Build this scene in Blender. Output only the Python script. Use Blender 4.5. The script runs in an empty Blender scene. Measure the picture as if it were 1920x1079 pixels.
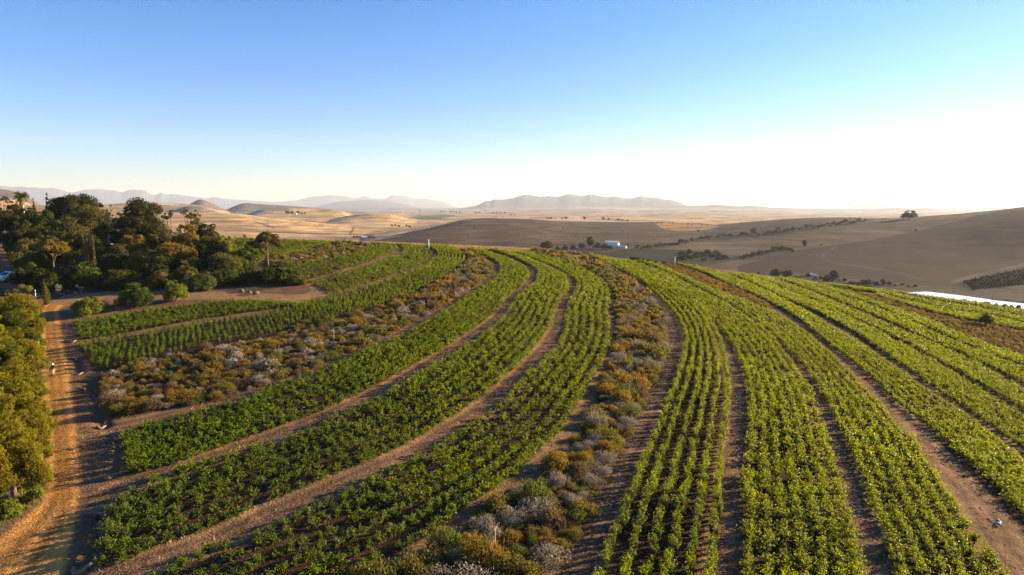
import bpy, bmesh, math, random
import numpy as np
from mathutils import Vector, Matrix

# ------------------------------------------------------------------ camera, sky, sun, exposure
F = 1230.0                                   # focal length in pixels of the 1920 px wide photograph
PITCH = math.atan(152.0 / F)
CAMZ = 25.0
SUN_AZ, SUN_EL = math.radians(67), math.radians(13.5)
EXPOSURE = 2.02

scene = bpy.context.scene
col = scene.collection
cam_d = bpy.data.cameras.new('camera')
cam = bpy.data.objects.new('camera', cam_d)
col.objects.link(cam)
cam.location = (0, 0, CAMZ)
cam.rotation_euler = (math.pi / 2 - PITCH, 0, 0)
cam_d.sensor_width = 36.0
cam_d.lens = 36.0 * F / 1920.0
cam_d.clip_start = 0.5
cam_d.clip_end = 60000
scene.camera = cam

world = bpy.data.worlds.new('World')
scene.world = world
world.use_nodes = True
wn = world.node_tree
wn.nodes.clear()
w_out = wn.nodes.new('ShaderNodeOutputWorld')
w_bg = wn.nodes.new('ShaderNodeBackground')
w_sky = wn.nodes.new('ShaderNodeTexSky')
w_sky.sky_type = 'NISHITA'
w_sky.sun_disc = False
w_sky.sun_elevation = SUN_EL
w_sky.sun_rotation = SUN_AZ
w_sky.altitude = 100
w_sky.air_density = 1.0
w_sky.dust_density = 0.15
w_sky.ozone_density = 2.8
w_bg.inputs['Strength'].default_value = 0.05
w_hsv = wn.nodes.new('ShaderNodeHueSaturation')
w_hsv.inputs['Saturation'].default_value = 1.32
w_mul = wn.nodes.new('ShaderNodeVectorMath'); w_mul.operation = 'MULTIPLY'
w_mul.inputs[1].default_value = (1.04, 0.99, 1.26)
wn.links.new(w_sky.outputs[0], w_hsv.inputs['Color'])
wn.links.new(w_hsv.outputs[0], w_mul.inputs[0])
wn.links.new(w_mul.outputs[0], w_bg.inputs[0])
wn.links.new(w_bg.outputs[0], w_out.inputs[0])

sun_d = bpy.data.lights.new('sun', 'SUN')
sun_d.energy = 5.0
sun_d.angle = math.radians(0.5)
sun_d.color = (1.0, 0.75, 0.44)
sun = bpy.data.objects.new('sun', sun_d)
col.objects.link(sun)
SUN_DIR = Vector((math.sin(SUN_AZ) * math.cos(SUN_EL), math.cos(SUN_AZ) * math.cos(SUN_EL), math.sin(SUN_EL)))
sun.rotation_euler = (-SUN_DIR).to_track_quat('-Z', 'Y').to_euler()
sun.location = (200, 60, 120)

vs = scene.view_settings
vs.view_transform = 'Standard'
vs.look = 'None'
vs.exposure = EXPOSURE
vs.gamma = 1.0
vs.use_curve_mapping = False
scene.cycles.max_bounces = 6
scene.cycles.diffuse_bounces = 3
scene.cycles.transmission_bounces = 3
scene.cycles.transparent_max_bounces = 4
scene.cycles.volume_bounces = 0
scene.cycles.use_denoising = True

random.seed(7)
RNG = np.random.default_rng(7)

# ------------------------------------------------------------------ photograph geometry helpers
CP, SP = math.cos(PITCH), math.sin(PITCH)

def ray(px, py):
    """Pixel of the photograph -> azimuth (from +Y towards +X) and tangent of elevation."""
    px = np.asarray(px, float); py = np.asarray(py, float)
    u = px - 960.0; v = 539.5 - py
    y = F * CP + v * SP
    z = -F * SP + v * CP
    return np.arctan2(u, y), z / np.hypot(u, y)

def project(X, Y, Z):
    Z = Z - CAMZ
    d = Y * CP - Z * SP
    v = Y * SP + Z * CP
    d = np.where(d < 0.1, 0.1, d)
    return 960.0 + F * X / d, 539.5 - F * v / d

def sstep(a, b, x):
    t = np.clip((x - a) / (b - a), 0, 1)
    return t * t * (3 - 2 * t)

_perm = np.random.default_rng(3).random((257, 257))
def vnoise(x, y):
    x = np.asarray(x, float); y = np.asarray(y, float)
    xi = np.floor(x).astype(int); yi = np.floor(y).astype(int)
    fx = x - xi; fy = y - yi
    fx = fx * fx * (3 - 2 * fx); fy = fy * fy * (3 - 2 * fy)
    x0 = xi % 256; y0 = yi % 256; x1 = (xi + 1) % 256; y1 = (yi + 1) % 256
    a = _perm[x0, y0] * (1 - fx) + _perm[x1, y0] * fx
    b = _perm[x0, y1] * (1 - fx) + _perm[x1, y1] * fx
    return (a * (1 - fy) + b * fy) * 2 - 1

def fbm(x, y, n=4):
    s = 0; a = 1.0; t = 0
    for i in range(n):
        s = s + a * vnoise(x * 2 ** i + 17.3 * i, y * 2 ** i - 9.1 * i); t += a; a *= 0.5
    return s / t

# ------------------------------------------------------------------ terrain (heights relative to the camera, then + CAMZ)
def plateau(X, Y):
    Yc = np.maximum(Y, -60)
    mid = -23.9 + 0.058 * Yc
    lef = -28.6 + 0.098 * np.minimum(Yc, 150) + 0.04 * np.maximum(Yc - 150, 0)
    w = sstep(5, -75, X)
    tilt = 0.12 * 0.5 * (X + np.sqrt(X * X + 900))
    return mid * (1 - w) + lef * w - tilt

CREST = [(-900, 452), (-300, 448), (0, 446), (300, 446), (420, 447), (520, 450), (640, 456), (800, 463), (900, 467), (1000, 471),
         (1050, 476), (1130, 484), (1300, 501), (1440, 518), (1560, 536), (1700, 555), (1920, 582), (2300, 632), (2900, 712)]
_cp = np.array(CREST, float)
_caz, _ctan = ray(_cp[:, 0], _cp[:, 1])
def _solve(az, tan, rmax):
    lo = np.full(np.shape(az), 6.0); hi = np.broadcast_to(np.asarray(rmax, float), np.shape(az)).copy()
    sa, ca = np.sin(az), np.cos(az)
    for _ in range(50):
        m = (lo + hi) / 2
        below = plateau(m * sa, m * ca) < tan * m     # ground under the ray: keep going
        lo = np.where(below, m, lo); hi = np.where(below, hi, m)
    return (lo + hi) / 2
_cD = _solve(_caz, _ctan, 420.0)
_cD = np.convolve(np.pad(_cD, 1, mode='edge'), [0.2, 0.6, 0.2], 'valid')
def crest_dist(az):
    return np.interp(az, _caz, _cD)

# ridges beyond the hill: crest seen at (px, py), at distance r, with a front and a back width
def _rid(pts, r, wf, wb):
    p = np.array(pts, float)
    az, tan = ray(p[:, 0], p[:, 1])
    rr = np.full(len(p), float(r)) if np.isscalar(r) else np.interp(p[:, 0], [q[0] for q in r], [q[1] for q in r])
    fine = np.arange(az[0], az[-1], 0.0008)      # rounded, not creased, at every traced point
    sg = 0.0014 if rr[0] > 9000 else 0.006
    kk = np.arange(-int(3 * sg / 0.0008), int(3 * sg / 0.0008) + 1) * 0.0008; kw = np.exp(-(kk / sg) ** 2); kw /= kw.sum()
    sm = lambda v: np.convolve(np.pad(np.interp(fine, az, v), len(kk) // 2, mode='edge'), kw, 'valid')
    return fine, sm(tan * rr), sm(rr), wf, wb
RIDGES = [
    _rid([(640, 462), (690, 450), (740, 440), (790, 430), (830, 421), (870, 413), (910, 410), (960, 411), (1000, 412.5), (1050, 418), (1100, 421.5),
          (1150, 420), (1240, 418.5), (1290, 421), (1340, 423.5), (1380, 419.5), (1420, 416), (1480, 411), (1540, 408.5), (1600, 408.5),
          (1650, 410), (1690, 409), (1720, 407), (1800, 401), (1870, 394), (1920, 388), (2100, 372), (2500, 350), (2900, 400)],
         [(640, 900), (760, 1000), (900, 1350), (1100, 1500), (1300, 1500), (1500, 1350), (1920, 1250), (2900, 1100)], 430, 500),
    _rid([(-900, 404), (-300, 402), (0, 400), (200, 398), (300, 398), (360, 399), (421, 400), (457, 402), (488, 407), (530, 411), (580, 417), (630, 423), (660, 426),
          (772, 428), (830, 432), (860, 440)], [(0, 1800), (420, 1650), (660, 1500), (860, 1450)], 420, 300),
    _rid([(560, 424), (600, 417), (630, 410), (658, 404), (700, 400.5), (730, 401.5), (752, 406), (775, 413), (800, 417), (850, 424)], 2300, 420, 450),
    _rid([(430, 405), (445, 403), (470, 397), (500, 391.5), (540, 389.5), (580, 391), (620, 392.5), (645, 397), (665, 404), (700, 410)], 3000, 500, 500),
    _rid([(-900, 385), (0, 385), (180, 385), (235, 381), (280, 379.5), (330, 382), (370, 385), (400, 389), (425, 396), (445, 405)], 3100, 600, 600),
    _rid([(290, 396), (320, 390), (350, 386.5), (385, 387), (405, 390), (425, 396), (440, 405)], 2600, 240, 300),
    _rid([(320, 392), (340, 382), (355, 375.5), (372, 371.5), (395, 377), (418, 384), (440, 391)], 4300, 500, 600),
    _rid([(405, 392), (425, 385), (440, 381.5), (457, 380), (480, 382.5), (510, 384.5), (555, 387), (600, 391), (650, 396), (740, 398.5), (800, 402)], 4600, 500, 700),
    _rid([(-900, 345), (-200, 345), (0, 355), (25, 358.5), (45, 364), (60, 370), (80, 379), (100, 386), (120, 394)], 3600, 700, 700),
    _rid([(740, 404), (790, 402), (830, 400.5), (860, 401.5), (920, 404), (1000, 408)], 4000, 700, 500),
    _rid([(900, 408), (960, 401.5), (1010, 403), (1060, 403), (1100, 402), (1150, 403.5), (1250, 400), (1330, 401), (1420, 404), (1500, 404)], 4700, 900, 700),
    _rid([(850, 398), (1000, 393), (1100, 391.5), (1200, 394), (1300, 393.5), (1400, 395), (1500, 398), (1600, 398)], 7500, 1500, 1200),
    _rid([(850, 393), (860, 391), (880, 388), (895, 385), (912, 376.5), (919, 377.5), (926, 374), (940, 375), (960, 372), (982, 366), (997, 366.5),
          (1015, 369.5), (1030, 368), (1047, 370), (1062, 365), (1075, 365), (1090, 368), (1107, 365), (1125, 368), (1140, 370.5), (1152, 368),
          (1170, 372), (1185, 372), (1203, 368), (1215, 371), (1228, 370), (1245, 374), (1260, 375), (1275, 380), (1290, 386), (1310, 388)], 13000, 2300, 2600),
    _rid([(1180, 392), (1230, 386), (1290, 386), (1320, 385.5), (1340, 384), (1360, 385), (1380, 387), (1410, 386), (1440, 389), (1480, 390.5),
          (1560, 393), (1640, 393), (1680, 389.5), (1705, 392), (1740, 390), (1780, 395)], 11000, 1500, 1500),
    _rid([(1590, 384), (1600, 381), (1620, 379.5), (1660, 379.5), (1668, 382), (1676, 387)], 21000, 2000, 2000),
    _rid([(580, 388), (600, 385), (640, 377.5), (690, 374.5), (730, 378.5), (765, 384), (790, 388)], 16500, 2500, 2500),
    _rid([(-900, 356), (-200, 348), (0, 349), (28, 352), (42, 350), (55, 352.5), (62, 350.5), (75, 352.5), (100, 353), (128, 361), (140, 361.5), (150, 357.5), (165, 356),
          (185, 355), (215, 357), (228, 361.5), (240, 357), (255, 355), (268, 356), (280, 362.5), (290, 366.5), (301, 360.5), (312, 365.5),
          (325, 364.5), (345, 367), (370, 370), (390, 372), (403, 369.5), (420, 373), (480, 377), (520, 379), (560, 376), (580, 369.5), (600, 367.5),
          (620, 366), (655, 368.5), (664, 373), (685, 367.5), (700, 372), (722, 373), (735, 365.5), (745, 367.5), (757, 367), (780, 374),
          (800, 373), (830, 378), (860, 386)], [(0, 23000), (420, 23800), (580, 24300), (860, 24300)], 2600, 2400),
]
WATER_REL = -60.0
_wat = np.array([(1700, 550), (1712, 549), (1738, 548), (1800, 555), (1850, 562), (1920, 569.5), (2060, 585)], float)
_waz, _wtan = ray(_wat[:, 0], _wat[:, 1])
_wfar = WATER_REL / _wtan

def ground_rel(X, Y, detail=True):
    X = np.asarray(X, float); Y = np.asarray(Y, float)
    r = np.hypot(X, Y); az = np.arctan2(X, Y)
    D = crest_dist(az)
    t = np.maximum(r - D, 0)
    R, t1 = 40.0, 12.0
    drop = np.where(t < t1, t * t / (2 * R), t1 * t1 / (2 * R) + (t - t1) * t1 / R)
    zp = plateau(X, Y) - drop
    base = -50.0 - 13.0 * sstep(math.radians(8), math.radians(30), az) - 2.0 * sstep(900, 5000, r)
    u = az * 3.2; lr = np.log(np.maximum(r, 50.0)) * 2.6
    und = fbm(u * 4 + 3.1, lr * 2.3, 4)
    zb = base + und * (np.clip((r - 1400) / 2500, 0, 1) * 9 + np.clip((r - 400) / 600, 0, 1) * 1.5) + np.clip((r - 8000) / 9000, 0, 1) * und * 14
    z = zb
    for raz, rz, rr, wf, wb in RIDGES:
        e_ = 0.035 if rr[0] > 9000 else 0.07
        inside = sstep(raz[0] - 0.35 * e_, raz[0] + 0.65 * e_, az) * sstep(raz[-1] + 0.35 * e_, raz[-1] - 0.65 * e_, az)
        zc = np.interp(az, raz, rz); rc = np.interp(az, raz, rr)
        d = r - rc
        sh = np.where(d < 0, np.exp(-(d / wf) ** 2), np.exp(-(d / wb) ** 2))
        if rr[0] > 9000:
            rough = 1 + 0.16 * fbm(az * 70, lr * 34 + az * 25, 4) * np.clip(np.abs(d) / 900, 0, 1)
            sh = sh * rough
        else:
            sh = sh * (1 + (0.03 if rz is RIDGES[0][1] else 0.10) * fbm(az * 22, lr * 6, 3) * np.clip(np.abs(d) / 300, 0, 1))
        h = (zc - zb) * sh * inside
        z = np.maximum(z, zb + np.maximum(h, 0))
    # farm dam at the foot of the right hill
    fe = np.interp(az, _waz, _wfar, left=_wfar[0], right=_wfar[-1])
    inw = (az > _waz[0] - 0.004) & (az < _waz[-1])
    zw = np.where(inw & (r > 340) & (r < fe), np.minimum(z, WATER_REL - 1.2), z)
    zw = np.where(inw & (r >= fe) & (r < fe + 10), np.maximum(np.minimum(z, WATER_REL + (r - fe) * 0.1), WATER_REL - 0.6 + (r - fe) * 0.1), zw)
    z = zw
    if detail:
        zp = zp + 0.10 * fbm(X * 0.25, Y * 0.25, 3) * sstep(400, 150, r)
    return np.maximum(zp, z)

def gz(x, y):
    return float(ground_rel(np.array([x]), np.array([y]))[0]) + CAMZ - float(DITCH(np.array([x]), np.array([y]))[0])

def hit(px, py):
    """Where the ray through a pixel meets the vineyard hill."""
    px = np.asarray(px, float); py = np.asarray(py, float)
    az, tan = ray(px, py)
    D = crest_dist(az)
    r = _solve(az, tan, 430.0)
    r = np.minimum(r, D - 1.0)
    return r * np.sin(az), r * np.cos(az)

def catmull(P, per=14):
    P = np.asarray(P, float)
    Q = np.vstack([2 * P[0] - P[1], P, 2 * P[-1] - P[-2]])
    t = np.linspace(0, 1, per, endpoint=False)[:, None]
    out = []
    for i in range(1, len(Q) - 2):
        p0, p1, p2, p3 = Q[i - 1], Q[i], Q[i + 1], Q[i + 2]
        out.append(0.5 * ((2 * p1) + (-p0 + p2) * t + (2 * p0 - 5 * p1 + 4 * p2 - p3) * t ** 2 + (-p0 + 3 * p1 - 3 * p2 + p3) * t ** 3))
    out.append(P[-1:])
    return np.vstack(out)

def resample(P, step):
    d = np.concatenate([[0], np.cumsum(np.hypot(*(P[1:] - P[:-1]).T))])
    n = max(2, int(d[-1] / step) + 1)
    s = np.linspace(0, d[-1], n)
    return np.stack([np.interp(s, d, P[:, 0]), np.interp(s, d, P[:, 1])], 1)

def img_line(pts, per=12):
    p = np.array(pts, float)
    x, y = hit(p[:, 0], p[:, 1])
    return catmull(np.stack([x, y], 1), per)

def rung_sides(rungs, per=12):
    p = np.array(rungs, float)
    return img_line(p[:, :2], per), img_line(p[:, 2:], per)

# ------------------------------------------------------------------ traced layout of the hill (pixels of the photograph)
BLOCKS = {   # name: (style, rows, [(left x, y, right x, y) ... near to far])
 'U0': ('bush', 8, [(440,444,455,478),(490,446,505,482),(540,448,540,480),(580,450,580,470),(608,452,612,462),(624,455,626,459)]),
 'U1': ('bush', 8, [(548,505,575,528),(603,488,620,517),(637,482,653,505),(670,475,687,495),(687,470,720,483),(696,466,738,475),(698,462,745,468),(694,458,738,461),(690,456,722,458)]),
 'U2': ('bush', 8, [(583,531,627,553),(620,520,670,539),(662,508,703,529),(695,498,745,515),(728,487,778,502),(753,475,803,487),(757,468,810,478),(749,462,802,470),(739,458,770,461)]),
 'U3': ('stake', 9, [(149,652,180,697),(201,641,245,686),(327,620,350,661),(401,606,413,648),(476,595,505,632),(542,583,560,612),(613,560,640,595),(678,545,712,577),(720,532,765,556),(762,517,805,538),(795,502,840,517),(818,487,868,495),(820,479,870,482),(810,470,852,470),(800,464,830,464)]),
 'U3b': ('bush', 7, [(142,607,155,638),(225,592,215,629),(325,578,320,609),(400,568,400,596),(475,567,480,584),(545,571,553,574)]),
 'A': ('bush', 7, [(234,822,250,893),(266,804,290,885),(316,792,331,875),(384,772,400,849),(450,756,480,819),(512,731,560,792),(575,708,640,760),(643,685,705,725),(705,653,775,688),(743,638,830,658),(800,607,893,616),(842,583,930,588),(880,556,953,557),(918,532,980,537),(936,517,990,518),(939,508,989,508),(934,496,976,498),(915,484,945,486),(893,475,920,477),(873,469,895,469)]),
 'B': ('bush', 7, [(213,962,192,1075),(240,932,257,1050),(275,908,313,1026),(299,899,367,1005),(376,875,450,972),(473,844,559,925),(556,820,640,892),(620,792,720,856),(655,775,774,831),(705,753,833,798),(780,710,900,750),(855,663,965,695),(905,633,1015,638),(940,600,1037,606),(960,572,1042,584),(975,553,1052,562),(997,540,1064,548),(1008,522,1066,532),(1008,510,1060,521),(995,500,1045,511),(970,488,1010,496),(940,476,975,482),(918,470,945,472)]),
 'C': ('bush', 8, [(240,1112,540,1180),(300,1080,600,1135),(370,1038,660,1098),(429,1020,700,1073),(503,994,760,1042),(559,967,810,1012),(625,938,850,982),(700,902,890,952),(789,858,950,912),(863,810,1010,853),(930,766,1055,812),(985,710,1090,752),(1035,665,1120,700),(1055,630,1140,655),(1060,600,1146,618),(1062,577,1140,590),(1075,557,1144,565),(1082,540,1144,548),(1078,527,1130,530),(1060,514,1105,513),(1035,501,1075,498),(995,485,1040,488),(963,474,1005,477)]),
 'D': ('stake', 6, [(1100,1130,1345,1140),(1120,1073,1348,1079),(1161,967,1355,985),(1185,914,1358,920),(1203,866,1361,866),(1226,813,1366,810),(1244,766,1370,760),(1262,725,1371,718),(1281,660,1360,670),(1279,626,1342,622),(1260,590,1320,585),(1230,557,1285,555),(1200,530,1250,536),(1160,508,1208,516),(1122,491,1170,499),(1103,483,1140,489)]),
 'E': ('bush', 7, [(1386,1140,1632,1130),(1390,1073,1617,1073),(1394,990,1597,990),(1395,908,1573,902),(1400,830,1549,831),(1404,769,1529,766),(1401,735,1515,735),(1393,700,1490,692),(1380,665,1462,653),(1355,625,1433,622),(1325,590,1395,596),(1292,560,1358,572),(1255,540,1308,546),(1214,519,1258,519),(1174,502,1208,500),(1145,490,1180,491)]),
 'F': ('bush', 7, [(1692,1135,1925,1140),(1673,1073,1880,1073),(1656,1020,1838,1018),(1626,949,1797,955),(1611,893,1757,900),(1582,825,1712,832),(1567,800,1690,812),(1550,762,1655,770),(1540,740,1630,742),(1515,703,1590,700),(1477,658,1545,658),(1440,623,1503,622),(1402,595,1465,596),(1367,571,1420,577),(1320,547,1370,559),(1268,520,1320,539),(1215,498,1270,516),(1190,491,1222,496)]),
 'G': ('bush', 6, [(1990,1060,2050,985),(1916,985,1965,905),(1863,928,1919,868),(1774,843,1840,797),(1728,803,1790,763),(1685,771,1740,731),(1640,724,1690,696),(1590,680,1640,664),(1552,652,1590,631),(1515,617,1540,604),(1472,585,1490,576),(1417,557,1430,545),(1367,537,1385,525),(1325,516,1340,509),(1295,505,1305,502),(1268,497,1278,497)]),
 'H': ('bush', 5, [(1980,905,2020,845),(1920,860,1960,805),(1867,823,1920,776),(1817,785,1870,748),(1767,752,1810,712),(1717,716,1753,678),(1667,678,1700,650),(1633,652,1662,629),(1600,629,1625,611),(1567,611,1592,595),(1533,591,1550,576),(1483,570,1500,556),(1433,546,1445,533),(1400,530,1410,520),(1367,517,1375,512)]),
 'I': ('bush', 5, [(1960,805,2000,770),(1920,780,1960,748),(1870,750,1920,728),(1800,708,1840,686),(1750,680,1790,663),(1700,651,1730,637),(1650,625,1675,613),(1600,601,1620,589),(1567,585,1580,573),(1533,570,1545,558),(1483,550,1492,538),(1442,533,1450,525),(1405,521,1412,517)]),
 'J': ('bush', 5, [(1990,764,2030,744),(1920,728,1960,709),(1850,693,1890,682),(1800,668,1830,658),(1750,647,1775,634),(1700,623,1720,611),(1650,602,1667,587),(1600,580,1615,568),(1567,567,1580,556),(1533,553,1545,544),(1483,533,1495,529),(1452,526,1462,523)]),
 'K': ('bush', 3, [(1985,720,2005,708),(1920,693,1945,682),(1850,667,1880,656),(1800,645,1825,636),(1750,623,1770,613),(1700,603,1720,592),(1650,580,1665,574),(1600,562,1612,556),(1567,552,1575,545),(1533,541,1540,535),(1500,531,1506,527),(1470,524,1476,522)]),
 'L': ('bush', 5, [(1640,556,1650,553),(1683,569,1695,565),(1725,582,1740,574),(1767,594,1785,584),(1833,606,1850,593),(1883,616,1895,602),(1920,622,1935,612),(1990,637,2005,624)]),
 'M': ('bush', 4, [(1600,545,1605,544),(1650,552,1655,548),(1695,563,1705,557),(1740,573,1762,567),(1785,583,1817,575),(1850,592,1865,585),(1895,601,1920,598),(1935,611,1960,607),(2005,623,2020,618)]),
 'N': ('bush', 6, [(1540,537,1545,534),(1600,543,1605,542),(1655,548,1660,546),(1705,556,1720,554),(1762,566,1780,562),(1817,574,1835,569),(1865,584,1880,577),(1920,597,1940,585),(1960,606,1985,593),(2020,617,2040,602)]),
}
SCRUBS = {
 'west': [(185,715,215,785),(245,690,290,772),(330,668,360,760),(413,652,440,740),(505,635,530,712),(568,612,620,677),(640,598,690,648),(712,580,745,620),(765,558,800,592),(805,541,840,568),(842,520,880,541),(872,498,912,522),(876,486,922,503),(872,478,912,486),(855,470,890,475)],
 'middle': [(680,1110,985,1130),(720,1085,1005,1095),(798,1044,1040,1050),(877,991,1073,1020),(920,945,1090,975),(1002,908,1118,930),(1055,849,1150,870),(1108,790,1190,783),(1128,722,1220,730),(1148,680,1240,685),(1155,640,1246,645),(1156,610,1246,605),(1152,585,1235,577),(1153,562,1218,555),(1148,545,1198,538),(1125,520,1172,519),(1090,504,1140,502),(1050,491,1105,485),(1015,479,1060,476),(990,471,1030,472)],
 'east': [(1435,580,1445,572),(1400,568,1415,558),(1372,558,1385,545),(1322,537,1335,525),(1272,514,1290,504),(1232,497,1262,496)],
 'far east': [(1520,530,1525,528),(1567,541,1570,539),(1600,553,1605,549),(1642,565,1650,558),(1683,580,1685,571),(1733,597,1728,584),(1767,612,1770,596),(1817,633,1835,608),(1867,650,1885,618),(1920,672,1925,625),(1990,700,1990,638)],
 'upper': [(500,492,530,512),(530,480,565,498),(570,474,605,486),(605,467,640,480),(625,460,672,473),(640,457,692,465),(660,456,688,458)],
}
TRACKS = {
 'T1': (1.5, [(560,536),(575,530),(620,519),(653,507),(690,496),(724,485),(745,475),(751,468),(745,461),(730,458)]),
 'T2': (1.5, [(600,562),(627,554),(670,540),(703,530),(750,516),(786,502),(811,487),(815,478),(806,469),(786,462)]),
 'T3': (1.4, [(120,812),(165,806),(230,797),(290,785),(366,766),(440,748),(488,735),(543,715),(620,687),(690,656),(745,630),(815,593),(860,563),(900,540),(925,520),(932,508),(928,497),(915,486),(893,476),(868,469)]),
 'T4': (1.4, [(120,955),(150,945),(215,925),(257,905),(310,887),(395,861),(480,829),(560,800),(640,768),(700,742),(778,700),(850,655),(900,622),(938,594),(952,570),(966,554),(988,538),(997,525),(1000,513),(992,503),(965,488),(930,475),(905,469)]),
 'T5': (1.4, [(200,1090),(260,1062),(345,1032),(432,999),(520,957),(590,928),(680,890),(789,842),(860,795),(920,755),(975,705),(1025,652),(1046,618),(1051,592),(1054,573),(1068,553),(1075,540),(1072,525),(1056,514),(1030,500),(995,486),(960,475)]),
 'T6': (0.8, [(640,1125),(690,1095),(760,1062),(845,1005),(905,950),(960,920),(1035,855),(1085,795),(1118,730),(1140,690),(1150,645),(1151,610),(1146,586),(1149,560),(1141,540),(1115,518)]),
 'T7': (1.4, [(1045,1140),(1075,1090),(1105,1030),(1130,970),(1155,910),(1180,850),(1205,800),(1235,740),(1255,695),(1263,650),(1262,615),(1248,580),(1222,553),(1195,533),(1160,512),(1125,495)]),
 'T8': (1.3, [(1366,1140),(1368,1100),(1373,1000),(1377,900),(1384,820),(1387,760),(1383,710),(1368,665),(1345,622),(1320,588),(1288,558)]),
 'T9': (1.4, [(1662,1140),(1652,1100),(1645,1060),(1625,1000),(1602,930),(1588,880),(1565,820),(1543,765),(1528,740),(1502,697),(1468,655),(1436,621),(1398,595),(1362,572),(1313,547)]),
 'T10': (1.7, [(1975,1140),(1935,1090),(1895,1040),(1848,975),(1805,915),(1755,860),(1705,805),(1672,768),(1640,735),(1592,690),(1548,653),(1508,620),(1470,592)]),
 'T11': (1.2, [(1960,895),(1920,860),(1867,823),(1817,787),(1767,753),(1717,717),(1667,680),(1640,658)]),
}
ROAD = [(-150,1160,125,1160),(-60,1060,122,1080),(0,1010,128,1040),(60,962,140,985),(92,925,150,930),(95,860,147,870),(93,800,142,800),(85,740,135,740),(82,690,130,700),(80,650,120,650),(80,600,112,605),(82,580,110,582),(90,569,118,572)]
YARD = [(112,578,98,566),(150,567,135,552),(210,560,200,549),(300,562,300,546),(400,562,400,548),(480,562,480,550),(560,568,560,553),(600,566,585,545),(618,556,575,533)]
DRIVE = [(60,590,100,572),(25,556,75,553),(-5,530,50,530),(-5,505,40,505),(0,480,36,480),(2,460,32,460),(4,447,30,447)]
DITCHES = [(0.30, 0.8, [(120,1085),(165,1040),(190,1000),(196,965)]), (0.30, 0.7, [(213,880),(217,850),(222,825)]), (0.28, 0.7, [(192,800),(185,770),(180,740),(165,715)]), (0.25, 0.6, [(146,700),(140,672)])]
_dl = [(d, w, resample(img_line(p), 0.5)) for d, w, p in DITCHES]
def DITCH(X, Y):
    out = np.zeros(np.shape(X))
    m = (X < -8) & (X > -90) & (Y > 25) & (Y < 110)
    if not np.any(m): return out
    x = X[m]; y = Y[m]; o = np.zeros(len(x))
    for d, w, P in _dl:
        q = np.full(len(x), 1e9)
        for p in P:
            q = np.minimum(q, (x - p[0]) ** 2 + (y - p[1]) ** 2)
        o = np.maximum(o, d * np.exp(-q / (w * w)))
    out[m] = o
    return out

# ------------------------------------------------------------------ mesh and material helpers
def mesh_np(name, V, T, mats, parent=None, attrs=None, midx=None, smooth=False, quads=False, link=True):
    """One mesh object from numpy vertices V (n,3) and faces T (m,3 or m,4)."""
    V = np.ascontiguousarray(V, np.float32); T = np.ascontiguousarray(T, np.int32)
    k = T.shape[1]
    me = bpy.data.meshes.new(name)
    me.vertices.add(len(V)); me.vertices.foreach_set('co', V.ravel())
    me.loops.add(T.size); me.loops.foreach_set('vertex_index', T.ravel())
    me.polygons.add(len(T)); me.polygons.foreach_set('loop_start', np.arange(0, T.size, k, dtype=np.int32))
    if midx is not None: me.polygons.foreach_set('material_index', np.asarray(midx, np.int32))
    for m in (mats if isinstance(mats, (list, tuple)) else [mats]): me.materials.append(m)
    for an, arr in (attrs or {}).items():
        arr = np.asarray(arr, np.float32)
        if arr.ndim == 1:
            a = me.attributes.new(an, 'FLOAT', 'POINT'); a.data.foreach_set('value', arr)
        else:
            a = me.attributes.new(an, 'FLOAT_COLOR', 'POINT')
            a.data.foreach_set('color', np.hstack([arr[:, :3], np.ones((len(arr), 1), np.float32)]).astype(np.float32).ravel())
    me.update(calc_edges=True)
    me.polygons.foreach_set('use_smooth', np.full(len(T), bool(smooth)))
    o = bpy.data.objects.new(name, me)
    if link: col.objects.link(o)
    if parent is not None: o.parent = parent
    return o

def tag(o, label=None, cat=None, group=None, kind=None):
    if label: o['label'] = label
    if cat: o['category'] = cat
    if group: o['group'] = group
    if kind: o['kind'] = kind
    return o

def empty(name, loc, rz=0.0, label=None, cat=None, group=None):
    o = bpy.data.objects.new(name, None)
    o.empty_display_size = 0.3
    col.objects.link(o); o.location = loc; o.rotation_euler = (0, 0, rz)
    return tag(o, label, cat, group)

def nodes_of(name):
    m = bpy.data.materials.new(name); m.use_nodes = True
    nt = m.node_tree; nt.nodes.clear()
    out = nt.nodes.new('ShaderNodeOutputMaterial')
    return m, nt, out

def N(nt, typ, **kw):
    n = nt.nodes.new(typ)
    for k, v in kw.items():
        if k.startswith('i_'):
            key = k[2:]
            key = int(key) if key.isdigit() else key.replace('_', ' ')
            n.inputs[key].default_value = v
        else: setattr(n, k, v)
    return n

def mix_rgb(nt, a, b, fac, mode='MIX'):
    n = nt.nodes.new('ShaderNodeMix'); n.data_type = 'RGBA'; n.blend_type = mode; n.clamp_factor = True
    for s, v in ((n.inputs[0], fac), (n.inputs[6], a), (n.inputs[7], b)):
        if hasattr(v, 'links') or isinstance(v, bpy.types.NodeSocket): nt.links.new(v, s)
        elif isinstance(v, (int, float)): s.default_value = v
        else: s.default_value = (*v[:3], 1)
    return n.outputs[2]

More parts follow.
